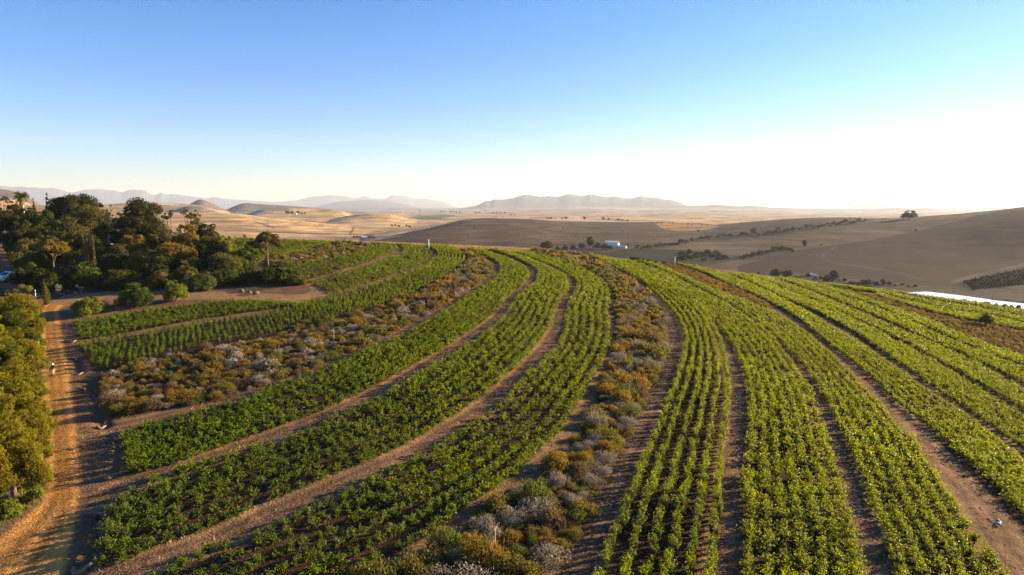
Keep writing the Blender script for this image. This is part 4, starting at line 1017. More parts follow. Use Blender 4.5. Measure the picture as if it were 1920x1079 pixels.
WOOD = 'trees of the wood on the left'
FOREST = [  # name, label, px, depth, top, width, form, leaf, crown base
 ('broadleaf_tree', 'tallest dark broadleaf tree of the wood, its ragged top against the blue mountains', 138, 178, 362, 96, 'round', 'dark', 0.22),
 ('broadleaf_tree', 'tall dark broadleaf tree standing alone above the middle of the wood', 266, 168, 373, 82, 'round', 'dark', 0.25),
 ('broadleaf_tree', 'dark leafy tree behind the tallest one, filling its right shoulder', 178, 186, 378, 50, 'round', 'dark', 0.2),
 ('pine_tree', 'olive spreading conifer in front of the tallest dark tree', 150, 160, 381, 84, 'round', 'olive', 0.3),
 ('pine_tree', 'second olive conifer touching the four thin cypresses', 120, 156, 405, 60, 'round', 'olive', 0.25),
 ('conifer_tree', 'thin dark spired conifer poking above the wood beside the palm', 87, 200, 362, 13, 'conifer', 'dark', 0.2),
 ('cypress_tree', 'short dark cypress tip between the palm and the spired conifer', 63, 200, 378, 8, 'column', 'dark', 0.05),
 ('eucalyptus_tree', 'pale airy gum tree left of the palm', 22, 205, 362, 36, 'airy', 'olive', 0.35),
 ('eucalyptus_tree', 'airy dark gum tree at the left edge above the white building', 2, 200, 366, 26, 'airy', 'dark', 0.35),
 ('broadleaf_tree', 'dark green tree directly behind the palm trunk', 48, 182, 388, 50, 'round', 'dark', 0.15),
 ('broadleaf_tree', 'dark tree with two rounded knobs right of the palm trunk', 84, 170, 392, 48, 'round', 'green', 0.15),
 ('broadleaf_tree', 'black green tree beneath the palm, next to the upper driveway', 40, 165, 412, 52, 'round', 'dark', 0.1),
 ('poplar_tree', 'slim pale poplar standing in the gap over the golden hills', 207, 186, 380, 17, 'airy', 'olive', 0.2),
 ('broadleaf_tree', 'bright green young tree behind the teal roof', 190, 196, 393, 26, 'round', 'bright', 0.2),
 ('broadleaf_tree', 'mid green tree left of the lone tall dark tree', 226, 172, 396, 40, 'round', 'dark', 0.15),
 ('eucalyptus_tree', 'small dark gum with a knob of leaves right of the lone tall tree', 318, 168, 391, 30, 'airy', 'dark', 0.3),
 ('eucalyptus_tree', 'sparse open gum with a bent branch against the golden hill', 353, 162, 386, 40, 'airy', 'olive', 0.3),
 ('eucalyptus_tree', 'leaning airy gum with separate tufts right of the bent branch', 368, 165, 391, 20, 'airy', 'olive', 0.45),
 ('broadleaf_tree', 'rounded dark tree at the right end of the tall trees', 385, 166, 417, 56, 'round', 'dark', 0.15),
 ('acacia_tree', 'yellow flat topped acacia with a bare leaning trunk', 96, 136, 449, 72, 'umbrella', 'gold', 0.55),
 ('olive_tree', 'yellow green tree on the left flank beside the upper driveway', 45, 146, 446, 56, 'round', 'olive', 0.15),
 ('olive_tree', 'dim olive tree just left of the acacia trunk', 62, 138, 470, 50, 'round', 'green', 0.1),
 ('olive_tree', 'golden olive tree below the lone tall dark tree', 252, 152, 440, 62, 'round', 'gold', 0.2),
 ('olive_tree', 'greenish tree with lit tips in the centre of the wood', 302, 156, 428, 56, 'round', 'olive', 0.2),
 ('olive_tree', 'brightest golden tree in the wood, below the sparse gum', 347, 152, 418, 48, 'round', 'gold', 0.2),
 ('olive_tree', 'golden brown tree in the lower middle of the wood', 322, 142, 458, 68, 'round', 'gold', 0.2),
 ('olive_tree', 'dull gold tree between the cypress row and the centre', 222, 146, 462, 54, 'round', 'olive', 0.15),
 ('olive_tree', 'ochre tinted tree low in the wood under the dark gap', 268, 140, 474, 58, 'round', 'gold', 0.15),
 ('olive_tree', 'pale green tree right of the golden ones', 398, 152, 440, 54, 'round', 'olive', 0.2),
 ('broadleaf_tree', 'light green loose tree near the pale straw field', 424, 150, 440, 40, 'round', 'bright', 0.25),
 ('broadleaf_tree', 'dark green small tree left of the umbrella pine', 455, 152, 438, 24, 'airy', 'green', 0.2),
 ('broadleaf_tree', 'fresh green tree behind the umbrella pine trunk', 478, 160, 447, 40, 'round', 'bright', 0.2),
 ('broadleaf_tree', 'green tree with a yellow cap left of the umbrella pine trunk', 452, 142, 466, 48, 'round', 'green', 0.15),
 ('olive_tree', 'bushy olive tree in the right half of the wood', 418, 138, 478, 60, 'round', 'olive', 0.1),
 ('broadleaf_tree', 'dark leafy tree on the front edge left of the tall hedge', 165, 132, 492, 66, 'bushy', 'green', 0.05),
 ('broadleaf_tree', 'shaded dark tree between the acacia and the four cypresses', 128, 132, 500, 56, 'bushy', 'dark', 0.05),
 ('broadleaf_tree', 'low dark tree at the corner where the lower drive begins', 90, 128, 510, 56, 'bushy', 'dark', 0.05),
 ('shrub_tree', 'dark clipped hedge like bush along the front of the wood', 225, 131, 512, 66, 'bushy', 'dark', 0.02),
 ('shrub_tree', 'long dark bush behind the big round green bush', 268, 131, 516, 50, 'bushy', 'dark', 0.02),
 ('shrub_tree', 'brown olive bush leaning over the light green one', 300, 129, 503, 42, 'bushy', 'olive', 0.05),
 ('shrub_tree', 'green front bush with a lit rounded crown', 346, 132, 494, 44, 'bushy', 'olive', 0.05),
 ('shrub_tree', 'low leafy green bush near the dirt yard', 368, 130, 520, 56, 'bushy', 'green', 0.02),
 ('shrub_tree', 'dome shaped yellowish bush above the white boulders', 398, 134, 508, 46, 'bushy', 'olive', 0.02),
 ('shrub_tree', 'bluish dark bush in the shade above the white boulders', 432, 136, 500, 52, 'bushy', 'green', 0.02),
 ('shrub_tree', 'black green bush left of the pine trunk', 470, 137, 512, 48, 'bushy', 'dark', 0.02),
 ('shrub_tree', 'dark bush at the foot of the umbrella pine', 508, 137, 507, 52, 'bushy', 'dark', 0.02),
 ('shrub_tree', 'dark rounded bush second from the right end of the wood', 536, 138, 505, 44, 'bushy', 'green', 0.02),
 ('shrub_tree', 'round brown green bush at the right end of the wood', 560, 136, 522, 38, 'bushy', 'olive', 0.02),
 ('shrub_tree', 'dark bush behind the right end of the wood', 525, 146, 497, 46, 'bushy', 'dark', 0.02),
 ('shrub_tree', 'deep shaded bush between hedge and yard', 195, 134, 522, 46, 'bushy', 'dark', 0.02),
 ('shrub_tree', 'dim green bush in the middle of the front edge', 318, 136, 515, 40, 'bushy', 'dark', 0.02),
 ('shrub_tree', 'shaded bush beside the white pickup', 40, 134, 505, 36, 'bushy', 'dark', 0.02),
 ('shrub_tree', 'dark bush filling the gap behind the dome bush', 400, 146, 492, 60, 'bushy', 'dark', 0.02),
 ('broadleaf_tree', 'dark tree at the left edge in front of the white house', 6, 178, 384, 46, 'round', 'dark', 0.02),
 ('broadleaf_tree', 'dark tree between the left edge and the palm', 28, 192, 381, 44, 'round', 'dark', 0.02),
 ('shrub_tree', 'dark shrub at the corner behind the pair of cypresses', 105, 130, 520, 44, 'bushy', 'dark', 0.02),
 ('shrub_tree', 'dark shrub behind the two pale bluish shrubs', 135, 131, 518, 48, 'bushy', 'dark', 0.02),
 ('shrub_tree', 'dark shrub under the acacia', 75, 133, 508, 44, 'bushy', 'dark', 0.02),
 ('broadleaf_tree', 'shaded tree behind the acacia crown', 85, 150, 440, 60, 'round', 'dark', 0.02),
 ('broadleaf_tree', 'dark tree behind the four thin cypresses', 165, 152, 440, 56, 'round', 'dark', 0.02),
 ('broadleaf_tree', 'dark tree low in the wood between cypress row and centre', 215, 140, 480, 60, 'round', 'dark', 0.02),
 ('broadleaf_tree', 'dark tree low in the centre of the wood', 300, 138, 484, 60, 'round', 'dark', 0.02),
 ('broadleaf_tree', 'dark tree low on the right of the centre', 365, 138, 484, 56, 'round', 'dark', 0.02),
 ('broadleaf_tree', 'dark tree low between dome bush and pine', 440, 140, 488, 56, 'round', 'dark', 0.02),
 ('broadleaf_tree', 'dark tree rising behind the left end of the yard', 150, 142, 472, 60, 'round', 'green', 0.02),
 ('olive_tree', 'shaded tree behind the front bushes near the cypress row', 190, 150, 452, 50, 'round', 'dark', 0.1),
 ('olive_tree', 'shaded tree deep in the middle of the wood', 285, 162, 420, 60, 'round', 'dark', 0.1),
 ('broadleaf_tree', 'shaded tree below the lone tall dark tree on its left', 235, 158, 425, 50, 'round', 'dark', 0.1),
 ('broadleaf_tree', 'deep green tree behind the golden brown tree', 372, 148, 455, 54, 'round', 'dark', 0.1),
 ('broadleaf_tree', 'deep green tree between the pale green tree and the dome bush', 405, 143, 466, 52, 'round', 'dark', 0.1),
]
for nm, lb, px, Y, top, w, form, lm, cb in FOREST:
    pos, h, ww = span(px, Y, top, w)
    if form == 'round': cb = min(cb, 0.04); ww *= 1.16
    if nm == 'shrub_tree': ww *= 1.3; h *= 1.12
    tree(nm, lb, pos, h, ww, form, lm, cb, 0.36, group=WOOD, cat='bush' if nm == 'shrub_tree' else 'tree',
         trunk=M_trunk)
pos, h, w = span(499, 147, 434, 62)
tree('pine_tree', 'umbrella pine with a bare trunk at the right end of the wood', pos, h, w, 'umbrella', 'olive', 0.50, 0.30, M_trunk, tr=0.28, dens=1.3)
for i, (px, nm) in enumerate([(153, 'leftmost'), (159.5, 'second from the left'), (166, 'third from the left'), (171.5, 'rightmost')]):
    pos, h, w = span(px, 140, 434 - i, 5.6)
    tree('cypress_tree', f'thin tall cypress, {nm} of the four in a row', pos, h, w, 'column', 'olive', 0.02, 0.22, group='row of four cypresses')
for px, py, top, w, lb in [(82, 572, 527, 9, 'pointed cypress, the taller of the pair beside the lower drive'), (88.5, 570, 541, 7, 'pointed cypress, the shorter of the pair beside the lower drive')]:
    x, y = map(float, hit(px, py)); pos, h, w = span(px, y, top, w)
    tree('cypress_tree', lb, pos, h, w, 'column', 'olive', 0.02, 0.2, group='pair of cypresses')
for px, py, top, w, lm, lb in [(169, 589, 556, 60, 'bright', 'low bright yellow green bush on the bare island, leftmost of three'), (253, 577, 531, 66, 'green', 'big round green bush on the bare island, middle of three'),
                               (327, 566, 525, 48, 'bright', 'light green bush on a short stem, rightmost of three')]:
    x, y = map(float, hit(px, py)); pos, h, w = span(px, y, top, w)
    tree('garden_bush', lb, pos, h, w, 'bushy', lm, 0.04, 0.26, cat='bush', group='three garden bushes')
for px, py, top, w, lb in [(111, 556, 533, 20, 'pale bluish shrub left of the other at the edge of the wood'), (147, 553, 535, 17, 'pale bluish shrub right of the other at the edge of the wood')]:
    x, y = map(float, hit(px, py)); pos, h, w = span(px, y, top, w)
    tree('pale_shrub', lb, pos, h, w, 'airy', 'blue', 0.05, 0.22, cat='shrub')

# roadside hedge of feathery trees at the left edge
HEDGE = [(35, 612, 530, 64, 'farthest tall yellow tree of the roadside hedge'), (2, 606, 545, 50, 'farthest hedge tree, half out of the frame'), (22, 645, 562, 62, 'bushy hedge tree in front of the farthest one'),
         (60, 640, 578, 44, 'slim hedge tree bordering the road above the walker'), (-12, 690, 590, 70, 'hedge tree at the frame edge level with the walker'), (42, 700, 610, 72, 'broad hedge tree opposite the walker'),
         (14, 770, 640, 78, 'darker hedge tree just nearer than the walker'), (60, 760, 668, 44, 'small lit hedge tree reaching over the road edge'), (-20, 840, 690, 90, 'hedge tree at the frame edge in the middle of the hedge'),
         (40, 850, 700, 84, 'full hedge tree in the middle of the near hedge'), (72, 880, 790, 40, 'low leafy hedge tree on the road edge'), (8, 930, 740, 96, 'nearest big feathery hedge tree'), (50, 930, 800, 70, 'nearest roadside hedge tree with green skirt'), (-50, 960, 740, 110, 'nearest hedge tree mostly out of the frame')]
HEDGE += [(45, 668, 600, 50, 'rounded hedge tree just beyond the walker, nearest the road'), (5, 720, 610, 70, 'hedge tree behind the broad one opposite the walker'), (28, 810, 680, 76, 'shaggy hedge tree between the darker one and the full one'),
          (62, 820, 715, 46, 'slender hedge tree leaning at the road near the pale log'), (66, 850, 740, 46, 'yellow hedge tree on the road edge across from the stone heap'), (58, 700, 640, 40, 'little hedge tree level with the walker on the road edge'),
          (25, 905, 770, 84, 'wide hedge tree just behind the nearest one'), (40, 625, 560, 46, 'hedge tree between the farthest one and the walker'), (-15, 890, 720, 90, 'hedge tree cut by the frame behind the nearest one')]
for px, py, top, w, lb in HEDGE:
    x, y = map(float, hit(px, py)); pos, h, w = span(px, y, top, w)
    tree('hedge_tree', lb, pos, h, w, 'bushy', ('hedge', 'hedge', 'hedge', 'green_hedge')[int(px * 7 + py) % 4], 0.02, 0.17 if y > 60 else 0.14, group='roadside hedge trees', dens=0.9)
SHW = {690: 'beside the walker', 742: 'just nearer than the walker', 800: 'opposite the first pale log', 850: 'opposite the stone heap', 905: 'opposite the curved pale log', 650: 'by the thin white post', 612: 'farthest along the road', 935: 'beside the bent white pipe', 968: 'on the open grass verge', 975: 'at the frame corner on the verge'}
for px, py, w in [(78, 690, 30), (80, 742, 26), (84, 800, 30), (84, 850, 32), (86, 905, 30), (76, 650, 24), (74, 612, 22), (68, 935, 36), (20, 968, 46), (-8, 975, 40)]:
    x, y = map(float, hit(px, py)); ww = w * y / F
    tree('hedge_shrub', f'leafy green shrub at the foot of the hedge, {SHW[py]}', (x, y), ww * 0.75, ww, 'bushy', 'bright', 0.02, 0.12, cat='shrub', group='shrubs under the hedge')

def palm(px, Y, top, wpx, label):
    pos, h, w = span(px, Y, top, wpx)
    x, y = pos; root = empty('palm_tree', (x, y, gz(x, y)), 0, label, 'palm')
    hc = h - w * 0.30
    zs = np.linspace(0, hc, 8)
    V, T = tube(np.stack([0.9 - 0.9 * zs / hc, 0 * zs, zs], 1), np.linspace(0.34, 0.26, 8), 8); mesh_np('trunk', V, T, M_pale_trunk, root, smooth=True)
    rng = np.random.default_rng(77); P, Nn, S, TT = [], [], [], []
    for k in range(46):
        a = rng.uniform(0, 6.28); e = rng.uniform(-0.9, 1.35); L = w * 0.5 * rng.uniform(0.8, 1.05)
        d = np.array([math.cos(a) * math.cos(e), math.sin(a) * math.cos(e), math.sin(e)])
        for t in np.linspace(0.25, 1, 5):
            p = d * L * t + [0, 0, -0.35 * L * t * t]
            for q in range(3):
                P.append(p + rng.normal(0, 0.07 * L * t, 3) + [0, 0, hc]); TT.append(d + rng.normal(0, 0.35, 3)); Nn.append(rng.normal(0, 1, 3)); S.append(L * 0.42)
    V, T = leaf_quads(np.array(P), np.array(Nn), np.array(S), rng, 0.22, 0.05, np.array(TT))
    mesh_np('crown', V, T, M_tree['green'], root, attrs={'tint': np.repeat(rng.uniform(0, 0.7, len(P)), 4)})
    sk, q2 = [], []
    for k in range(90):
        a = rng.uniform(0, 6.28); sk.append([math.cos(a) * 0.5, math.sin(a) * 0.5, hc - rng.uniform(0.1, 2.0)]); q2.append([math.cos(a), math.sin(a), 0.2])
    V, T = leaf_quads(np.array(sk), np.array(q2), np.full(90, 1.3), rng, 0.3, 0.05, np.tile([0, 0, 1.0], (90, 1)))
    mesh_np('dead_frond_skirt', V, T, M_straw, root, attrs={'tint': np.repeat(rng.random(90), 4)})
palm(39, 186, 360, 27, 'fan palm with a pale leaning trunk and straw skirt over the wood')

def agave(px, py, top, wpx):
    x, y = map(float, hit(px, py)); pos, h, w = span(px, y, top, wpx)
    rng = np.random.default_rng(5); P, Nn, S, T_ = [], [], [], []
    for k in range(150):
        a = rng.uniform(0, 6.28); e = rng.uniform(-0.1, 1.5); d = np.array([math.cos(a) * math.cos(e), math.sin(a) * math.cos(e), math.sin(e)])
        L = w * 0.5 * rng.uniform(0.8, 1.05)
        P.append([0, 0, h * 0.32] + d * L * 0.5); T_.append(d); S.append(L); Nn.append(np.cross(d, rng.normal(0, 1, 3)) + [0, 0, 0.4])
    V, T = leaf_quads(np.array(P), np.array(Nn), np.array(S), rng, 0.13, 0.03, np.array(T_))
    root = empty('agave', (x, y, gz(x, y)), 0, 'big dark spiky agave standing in the brown strip near the dam', 'agave')
    mesh_np('leaves', V, T, M_tree['dark'], root, attrs={'tint': np.repeat(rng.uniform(0, 1, 150), 4)})
    V, T = tube([[0, 0, 0], [0, 0, h * 0.2], [0, 0, h * 0.4]], [0.4, 0.32, 0.2], 8); mesh_np('trunk', V, T, M_trunk, root, smooth=True)
agave(1848, 613, 584, 38)



# ------------------------------------------------------------------ far trees and bushes
_rs_far = np.exp(np.linspace(math.log(300), math.log(9000), 1500))
def far_hit(px, py):
    """First point beyond the crest that shows at this pixel."""
    az, tan = ray(px, py); az = float(az)
    X = _rs_far * math.sin(az); Y = _rs_far * math.cos(az)
    t = np.maximum.accumulate(ground_rel(X, Y) / _rs_far)
    k = int(np.argmax(t >= float(tan))) if np.any(t >= float(tan)) else int(np.argmax(t))
    return float(X[k]), float(Y[k])
FT = {}
for i in range(6):
    V, T, A, bg = crown_mesh('bushy' if i < 3 else 'round', 0.0 if i < 3 else 0.22, 1.0, 1.0, 0.13, 600 + i, 0.8)
    parts = [(V, T)]; V2, T2 = tube([[0, 0, -0.05], [0, 0, 0.25], [0, 0, 0.55]], [0.035, 0.03, 0.015], 5)
    V_, T_ = join([(V, T), (V2, T2)])
    for lm in ('grey', 'dark', 'olive'):
        o = mesh_np('far_tree', V_, T_, [M_tree[lm], M_trunk], attrs={'tint': np.concatenate([A, np.full(len(V2), 0.2)])}, midx=np.concatenate([np.zeros(len(T)), np.ones(len(T2))]), link=False)
        FT[(i, lm)] = o.data; bpy.data.objects.remove(o)
def far_tree(name, px, py, w, h, label, group, lm='grey', form=None, near=False):
    if near: x, y = map(float, hit(px, py))
    else: x, y = far_hit(px, py)
    d = y; i = random.randrange(0, 3) if form == 'bush' else random.randrange(3, 6) if form == 'tree' else random.randrange(6)
    o = bpy.data.objects.new(name, FT[(i, lm)]); col.objects.link(o)
    o.location = (x, y, gz(x, y) - 0.03 * h * d / F); o.rotation_euler = (0, 0, random.uniform(0, 6.28))
    o.scale = (w * d / F, w * d / F, h * d / F)
    return tag(o, label, 'tree' if 'tree' in name else 'bush', group)
SINGLES = [('far_tree', 1024, 471, 25, 19, 'dark broad tree standing apart left of the white farmhouse', 'tree'), ('far_tree', 1106, 466, 15, 22, 'tallest tree left of the white farmhouse', 'tree'),
 ('far_tree', 1705, 411, 30, 16, 'lone domed tree on the skyline of the right hill', 'bush'), ('far_tree', 1508, 465, 9, 15, 'lone upright tree at the corner of the ploughed hill', 'tree'),
 ('far_tree', 1456, 521, 24, 18, 'brown lit round tree just behind the right vines, left of two', 'tree'), ('far_tree', 1477, 523, 22, 17, 'brown lit round tree just behind the right vines, right of two', 'tree'),
 ('far_tree', 1563, 531, 19, 24, 'dark upright tree beside the small white car behind the vines', 'tree'), ('far_bush', 1549, 530, 14, 15, 'grey bush touching the dark upright tree behind the vines', 'bush'),
 ('far_bush', 1625, 536, 34, 12, 'wide grey green reed bush behind the right vines', 'bush'), ('far_bush', 1655, 529, 10, 6, 'small dark bush beyond the reed bush', 'bush'), ('far_bush', 1600, 535, 14, 7, 'low bush left of the reed bush', 'bush'),
 ('far_tree', 1277, 457, 14, 8, 'round tree in the gully right of the white farmhouse', 'tree'), ('far_tree', 1412, 437, 11, 9, 'dark round tree at the head of the gully', 'tree'), ('far_bush', 1309, 435, 5, 4, 'small bush at the edge of the orange patch', 'bush'),
 ('far_bush', 1540, 461, 6, 3, 'small bush on the field edge right of the lone upright tree', 'bush'), ('far_bush', 1717, 433, 6, 3, 'small bush half way up the ploughed field edge', 'bush'), ('far_tree', 1176, 463, 7, 6, 'small dark tree right of the white farm annex', 'tree')]
for nm, px, py, w, h, lb, fm in SINGLES: far_tree(nm, px, py, w, h, lb, None, 'olive' if 'lit' in lb else 'grey', fm)  # trees called lit get paler olive leaves: sunlight put into the colour
def row(name, pts, label, group, lm='grey', form='bush', near=False):
    for i, (px, py, w, h) in enumerate(pts): far_tree(name, px, py, w, h, label.format(ordw(i + 1)), group, lm, form, near)
row('far_tree', [(1045, 470, 11, 8), (1060, 468, 13, 9), (1075, 468, 14, 9), (1091, 467, 16, 12), (1120, 467, 18, 12), (1134, 468, 17, 12), (1144, 468, 12, 8)], 'dark farm tree, {} from the left in the grove by the white farmhouse', 'grove at the farmhouse')
row('far_bush', [(1186, 487, 13, 8), (1195, 488, 15, 8), (1206, 489, 12, 6), (1217, 490, 14, 7), (1229, 491, 11, 5), (1246, 493, 12, 6), (1258, 494, 10, 5)], 'brown dry bush on the crest left of the white pole, {} from the left', 'bushes on the crest', 'olive', near=True)
row('far_bush', [(1020, 474, 14, 7), (1032, 475, 13, 7), (1043, 477, 14, 9), (1054, 478, 13, 7), (1066, 479, 16, 8), (1079, 480, 12, 6), (1090, 482, 12, 6)], 'olive green bush at the far end of the middle scrub, {} from the left', 'green crest bushes', 'olive', near=True)
row('far_bush', [(1742, 557, 9, 4), (1764, 559, 11, 5), (1786, 562, 8, 4), (1808, 563, 12, 6), (1826, 565, 12, 5), (1850, 568, 16, 6), (1868, 570, 7, 6), (1884, 572, 12, 6), (1896, 574, 10, 6), (1910, 575, 9, 8)], 'small dark bush against the bright dam, {} from the left', 'bushes on the near dam shore', 'olive', near=True)
row('far_tree', [(537, 402, 6, 6), (541, 402, 6, 6), (548, 402, 7, 6), (559, 402, 7, 6), (565, 402.5, 5, 4), (571, 402.5, 5, 4)], 'hazy farm tree on the left hills, {} from the left', 'trees at the distant farm', form='tree')
row('far_bush', [(664, 447, 6, 5), (670, 446, 6, 4), (675, 446, 5, 3), (693, 446, 7, 3), (700, 447, 8, 3)], 'small grey bush beside the far white shed, {} from the left', 'bushes at the far shed')
row('far_bush', [(735, 425, 6, 4), (741, 425, 5, 5), (748, 426, 6, 4), (762, 425, 4, 4), (768, 427, 5, 4)], 'tiny bush on the field edge above the dark wedge, {} from the left', 'bushes on the field edge')
row('far_tree', [(787, 397.5, 4, 3), (828, 398.5, 4, 3), (833, 398.5, 4, 3), (845, 399, 4, 3), (850, 399, 4, 3), (856, 399.5, 3, 2.5), (862, 399.8, 4, 2.5), (892, 401, 6, 3), (899, 401, 6, 3), (910, 397, 4, 2), (925, 401, 5, 3), (932, 401, 5, 3), (939, 401, 6, 3), (946, 401, 5, 3), (957, 404.5, 5, 2.5), (964, 404.5, 4, 2)], 'hazy tree in the line on the plain, {} from the left', 'tree line on the plain', form='tree')
row('far_tree', [(1027, 411.5, 5, 3), (1033, 411.5, 6, 3.5), (1041, 411.5, 3, 2.5), (1054, 411.5, 4, 4), (1061, 411.5, 8, 4.5), (1096, 412.5, 6, 6), (1131, 413.5, 7, 6), (1141, 413.5, 6, 4.5), (1159, 414.5, 8, 4), (1167, 415, 8, 3.5), (1176, 415.5, 9, 3)], 'distant tree beyond the brown hill, {} from the left', 'trees beyond the brown hill', form='tree')
row('far_bush', [(1222, 418.7, 2.5, 2), (1232, 418.8, 2, 2), (1241, 418.8, 2.5, 3), (1255, 419, 2.5, 2.5), (1262, 419.3, 3, 2.5), (1278, 421, 2, 2), (1290, 421.5, 3, 2.5), (1297, 422, 2.5, 2), (1316, 423, 2, 2), (1326, 423.5, 2, 2), (1350, 423, 2.5, 2)], 'tiny bush on the skyline above the orange patch, {} from the left', 'bushes on the orange skyline')
row('far_bush', [(1595, 410, 5, 2.5), (1603, 410, 4, 2), (1611, 410, 5, 2.5), (1616, 410.5, 3, 1.5), (1655, 411, 3, 2), (1660, 411, 3, 2)], 'tiny bush on the right skyline, {} from the left', 'bushes on the right skyline')
def along(line, n, sp, wr, seed):
    rg = random.Random(seed); L = np.array(line, float); d = np.concatenate([[0], np.cumsum(np.hypot(*np.diff(L, axis=0).T))]); out = []
    for i in range(n):
        t = d[-1] * (i + 0.5) / n; w = rg.uniform(*wr)
        out.append((float(np.interp(t, d, L[:, 0])) + rg.uniform(-2, 2), float(np.interp(t, d, L[:, 1])) + rg.uniform(-sp, sp), w, w * rg.uniform(0.45, 0.75)))
    return out
row('gully_bush', along([(1190, 467), (1270, 458), (1310, 450), (1345, 445), (1420, 440), (1480, 432), (1560, 423), (1625, 415)], 85, 2.6, (3.5, 10), 3), 'dark bush {} along the gully above the farmhouse, counted from the house', 'bushes in the gully')
row('gully_bush', along([(1388, 486), (1420, 478), (1450, 471), (1470, 468.5), (1490, 471)], 26, 2.4, (6, 14), 4), 'dark bush {} along the lower gully, counted from its left end', 'bushes in the lower gully')
row('gully_bush', along([(1272, 485), (1300, 482), (1330, 485), (1360, 489)], 26, 6, (8, 18), 5), 'dark bush {} in the thicket right of the white pole, from its left', 'thicket beside the dark vineyard')
row('field_bush', along([(1415, 516), (1520, 521), (1600, 531), (1680, 536), (1720, 540)], 26, 2.5, (5, 12), 6), 'dull bush {} from the left in the hollow behind the right vines', 'bushes in the hollow')
row('field_bush', [(random.uniform(870, 1270), random.uniform(424, 462), *((lambda w: (w, w * 0.7))(random.uniform(1.6, 3.0)))) for _ in range(40)], 'tiny dark bush dotted on the brown hillside, {} of the scattered ones', 'bushes dotted over the brown hill')
# young orchard beyond the dam
pts = []
for i in range(9):
    for j in range(34):
        px = 1808 + j * 5.2 + i * 2.0; py = 534 - j * 0.55 - (8 - i) * (0.55 + j * 0.062) + i * 1.2
        pts.append(far_hit(px, py))
pts = np.array(pts); V, T, A, bg = crown_mesh('bushy', 0, 1.0, 1.0, 0.3, 99, 0.8)
nP = len(pts); zo = ground_rel(pts[:, 0], pts[:, 1]) + CAMZ
merged('orchard', np.arange(nP), np.array(['a'] * nP), {'a': [(V, T, A)]}, M_tree['grey'], pts[:, 0], pts[:, 1], zo, RNG.uniform(0, 6, nP), RNG.uniform(1.0, 1.9, nP), np.zeros(nP, int), np.zeros(nP), 'rows of small young trees on the slope beyond the dam', 'orchard')

# ------------------------------------------------------------------ made things
M_white = mat_plain('white_paint', (0.78, 0.78, 0.76), 0.6, 0.06, 1.5)
M_wall = mat_plain('white_wall', (0.76, 0.74, 0.70), 0.85, 0.10, 0.6)
M_roof = mat_plain('pale_metal_roof', (0.86, 0.72, 0.55), 0.5, 0.08, 0.8)
M_teal = mat_plain('teal_roof', (0.16, 0.30, 0.31), 0.55, 0.12, 0.8)
M_dkmetal = mat_plain('dark_trim', (0.03, 0.03, 0.032), 0.5, 0.2, 4.0)
M_car = mat_plain('white_car_paint', (0.84, 0.79, 0.72), 0.25, 0.03, 2.0, spec=0.5)
M_glass = mat_plain('dark_glass', (0.02, 0.025, 0.03), 0.08, 0.1, 3.0, spec=0.6)
M_tyre = mat_plain('tyre_rubber', (0.02, 0.02, 0.02), 0.9, 0.2, 8.0)
M_rim = mat_plain('wheel_rim', (0.45, 0.45, 0.46), 0.35, 0.1, 8.0, metal=0.8)
M_lamp = mat_plain('lamp_glass', (0.62, 0.65, 0.68), 0.1, 0.05, 8.0, spec=0.6)
M_wood = mat_plain('weathered_wood', (0.42, 0.33, 0.23), 0.85, 0.25, 3.0, bump=0.3)
M_palewood = mat_plain('bleached_wood', (0.17, 0.13, 0.085), 0.85, 0.2, 4.0, bump=0.4)
M_darkwood = mat_plain('dark_creosoted_wood', (0.09, 0.07, 0.055), 0.85, 0.3, 3.0)
M_stone = mat_plain('pale_stone', (0.14, 0.11, 0.08), 0.9, 0.25, 5.0, bump=0.6)
M_concrete = mat_plain('concrete', (0.12, 0.095, 0.07), 0.9, 0.2, 3.0, bump=0.3)
M_blue = mat_plain('blue_plastic', (0.03, 0.22, 0.62), 0.4, 0.1, 3.0, spec=0.5)
M_palepipe = mat_plain('pale_blue_pipe', (0.34, 0.38, 0.42), 0.45, 0.1, 3.0)

